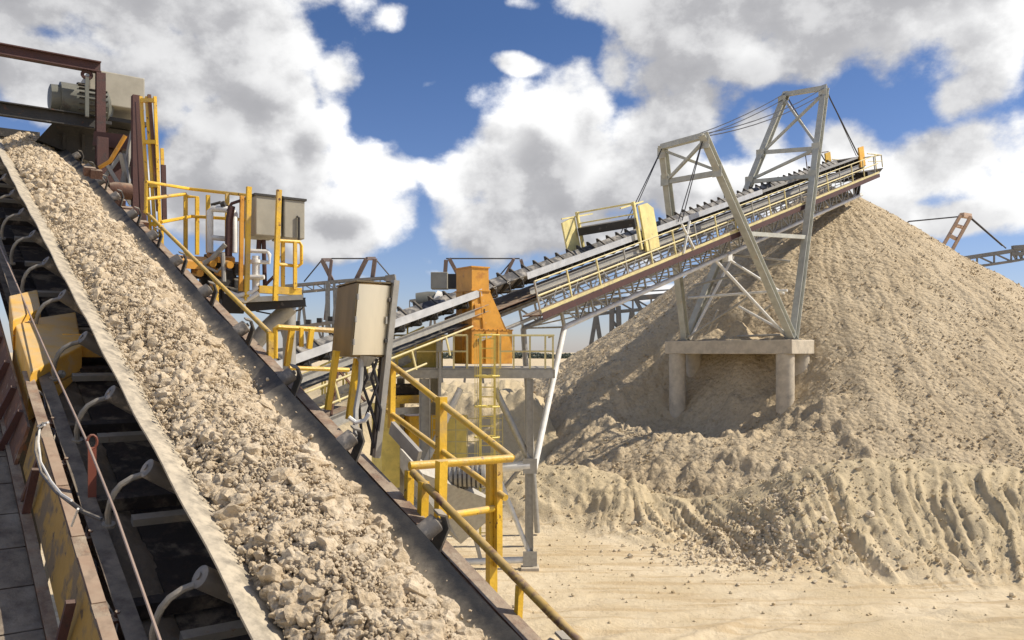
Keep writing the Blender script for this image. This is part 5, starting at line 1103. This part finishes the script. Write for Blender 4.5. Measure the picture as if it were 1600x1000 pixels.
# ================================================================ DISTANT STACKERS, WOODS
def far_stacker(label, D, boom, mast_, cables, legs, grp=None, th=.9, mm=None):
    t = thing('distant_stacker', label, 'stacker', at(boom[0][0], boom[0][1], D))
    k = D / F
    for i in range(len(boom) - 1):
        a, b = at(*boom[i], D), at(*boom[i + 1], D); mb = MB()
        for dz in (0, -th): 
            for dy in (0, 1.5): mb.beam(a + UP * dz + V((0, dy, 0)), b + UP * dz + V((0, dy, 0)), .22, .3 if dz == 0 else .2, UP)
        for dz in (0, -th): mb.beam(a + (b - a) * .5 + UP * dz, a + (b - a) * .5 + UP * dz + V((0, 1.5, 0)), .2, .2, UP)
        n_ = max(3, int(np.linalg.norm(b - a) / 1.3)); 
        for j in range(n_):
            p0 = a + (b - a) * j / n_; p1 = a + (b - a) * (j + 1) / n_; mb.beam(p0, p1 - UP * th, .12, .12, V((0, 1, 0))); mb.beam(p0, p0 - UP * th, .12, .12, V((0, 1, 0)))
        mb.build('boom', M_far, t)
    for (x0, y0, x1, y1, w_) in mast_: MB().beam(at(x0, y0, D), at(x1, y1, D + .8), w_, w_, V((0, 1, 0))).build('mast_leg', mm or M_farb, t)
    for (x0, y0, x1, y1) in cables: MB().cyl(at(x0, y0, D + .3), at(x1, y1, D + .3), .06 * D / 70, 5).build('cable', M_cable, t)
    for f_ in (.18, .5):
        m_ = at(*boom[0], D) * (1 - f_) + at(*boom[-1], D) * f_ - UP * th
        for dx in (-1.6, 1.6): MB().beam(m_, (m_[0] + dx, D + .8, -7.0), .3, .3, (0, 1, 0)).build('ground_leg', M_far, t)
    for (x0, y0, x1, y1, w_) in legs: MB().beam(at(x0, y0, D), at(x1, y1, D), w_, w_, V((0, 1, 0))).build('leg', M_far, t)
    return t
M_far = mat('weathered_grey_steel', (.20, .20, .19), .7, spots=[((.30, .24, .18), .8, .5, .2)]); M_farr = mat('rust_red_lattice', (.50, .36, .26), .7); M_farb = mat('brown_grey_lattice', (.17, .13, .12), .7)
far_stacker('dark distant stacker with two small masts behind the stainless cabinet', 105, [(440, 447), (540, 438), (612, 433)], [(503, 406, 520, 440, .5), (518, 406, 508, 500, .35), (573, 404, 556, 438, .5), (586, 404, 582, 435, .5), (503, 406, 518, 406, .4), (573, 404, 586, 404, .4)],
            [(518, 404, 573, 404), (503, 406, 475, 440), (586, 404, 610, 432)], [(512, 440, 512, 520, .5), (522, 440, 524, 520, .3), (610, 430, 612, 445, 1.2)])
far_stacker('distant stacker whose masts show above the orange hopper', 110, [(640, 470), (700, 462), (840, 452)], [(697, 406, 694, 450, .5), (702, 404, 716, 430, .5), (803, 404, 790, 430, .4), (814, 406, 818, 420, .4)], [(697, 404, 812, 404), (803, 404, 776, 436)], [])
far_stacker('distant stacker with a rust red mast behind the right flank of the stockpile', 72, [(1330, 432), (1500, 404), (1580, 392), (1605, 388)], [(1501, 336, 1458, 411, .24), (1517, 338, 1478, 408, .24), (1503, 336, 1515, 338, .4), (1493, 352, 1506, 356, .25), (1484, 368, 1497, 375, .25)],
            [(1503, 338, 1420, 346), (1515, 338, 1572, 388), (1515, 340, 1566, 384), (1420, 346, 1340, 428)], [(1582, 387, 1612, 385, .35), (1580, 397, 1612, 396, .3), (1584, 386, 1590, 398, .25), (1596, 386, 1602, 398, .25)], mm=M_farr)
far_stacker('distant stacker gallery on trestle legs seen under the white bottom chord', 62, [(900, 476), (960, 468), (1075, 458)], [], [(905, 462, 1060, 452)], [(956, 478, 956, 535, .35), (966, 478, 968, 535, .35), (990, 462, 1010, 500, .25), (1000, 498, 1040, 494, .2), (956, 500, 968, 515, .2)], th=.9)
# conveyor gallery low behind the left guardrail
lg = thing('distant_gallery', 'dusty low conveyor gallery in the background left of the stainless cabinet', 'gallery', at(500, 510, 45))
mb = MB(); a, b = at(430, 516, 45), at(560, 498, 45)
for dz in (0, -1.1): mb.beam(a + UP * dz, b + UP * dz, .3, .18, UP)
for j in range(14): mb.beam(a + (b - a) * j / 14, a + (b - a) * (j + (1 if j % 2 else 0)) / 14 - UP * 1.1, .1, .1, V((0, 1, 0)))
mb.build('truss', M_far, lg)
for j in range(16): 
    if j % 2 == 0: MB().box(a + (b - a) * j / 15 + UP * .2, (.25, .3, .25)).build('idler', M_dark, lg)
for x_ in (452, 520): MB().beam(at(x_, 520, 45), at(x_, 700, 45), .3, .3, (1, 0, 0)).build('leg', M_far, lg)
# far woods on the skyline: many small leaf clumps
n = 12000; xs = RNG.uniform(-260, 320, n); ys = 820 + RNG.uniform(-20, 20, n); env = 4.5 + 3.0 * (fbm(xs, ys * 0, .09, 4, 5) + .3); zs = -6.5 + env * RNG.uniform(.05, 1, n)
v_, f_ = merged_rocks(np.stack([xs, ys, zs], 1), RNG.uniform(.5, 1.5, n), 1, 91)
o = np_mesh('far_woods', v_, f_, mat('far_foliage', (.085, .105, .085), .9)); tag(o, 'dark line of trees on the far skyline beyond the quarry', 'woods', kind='stuff')
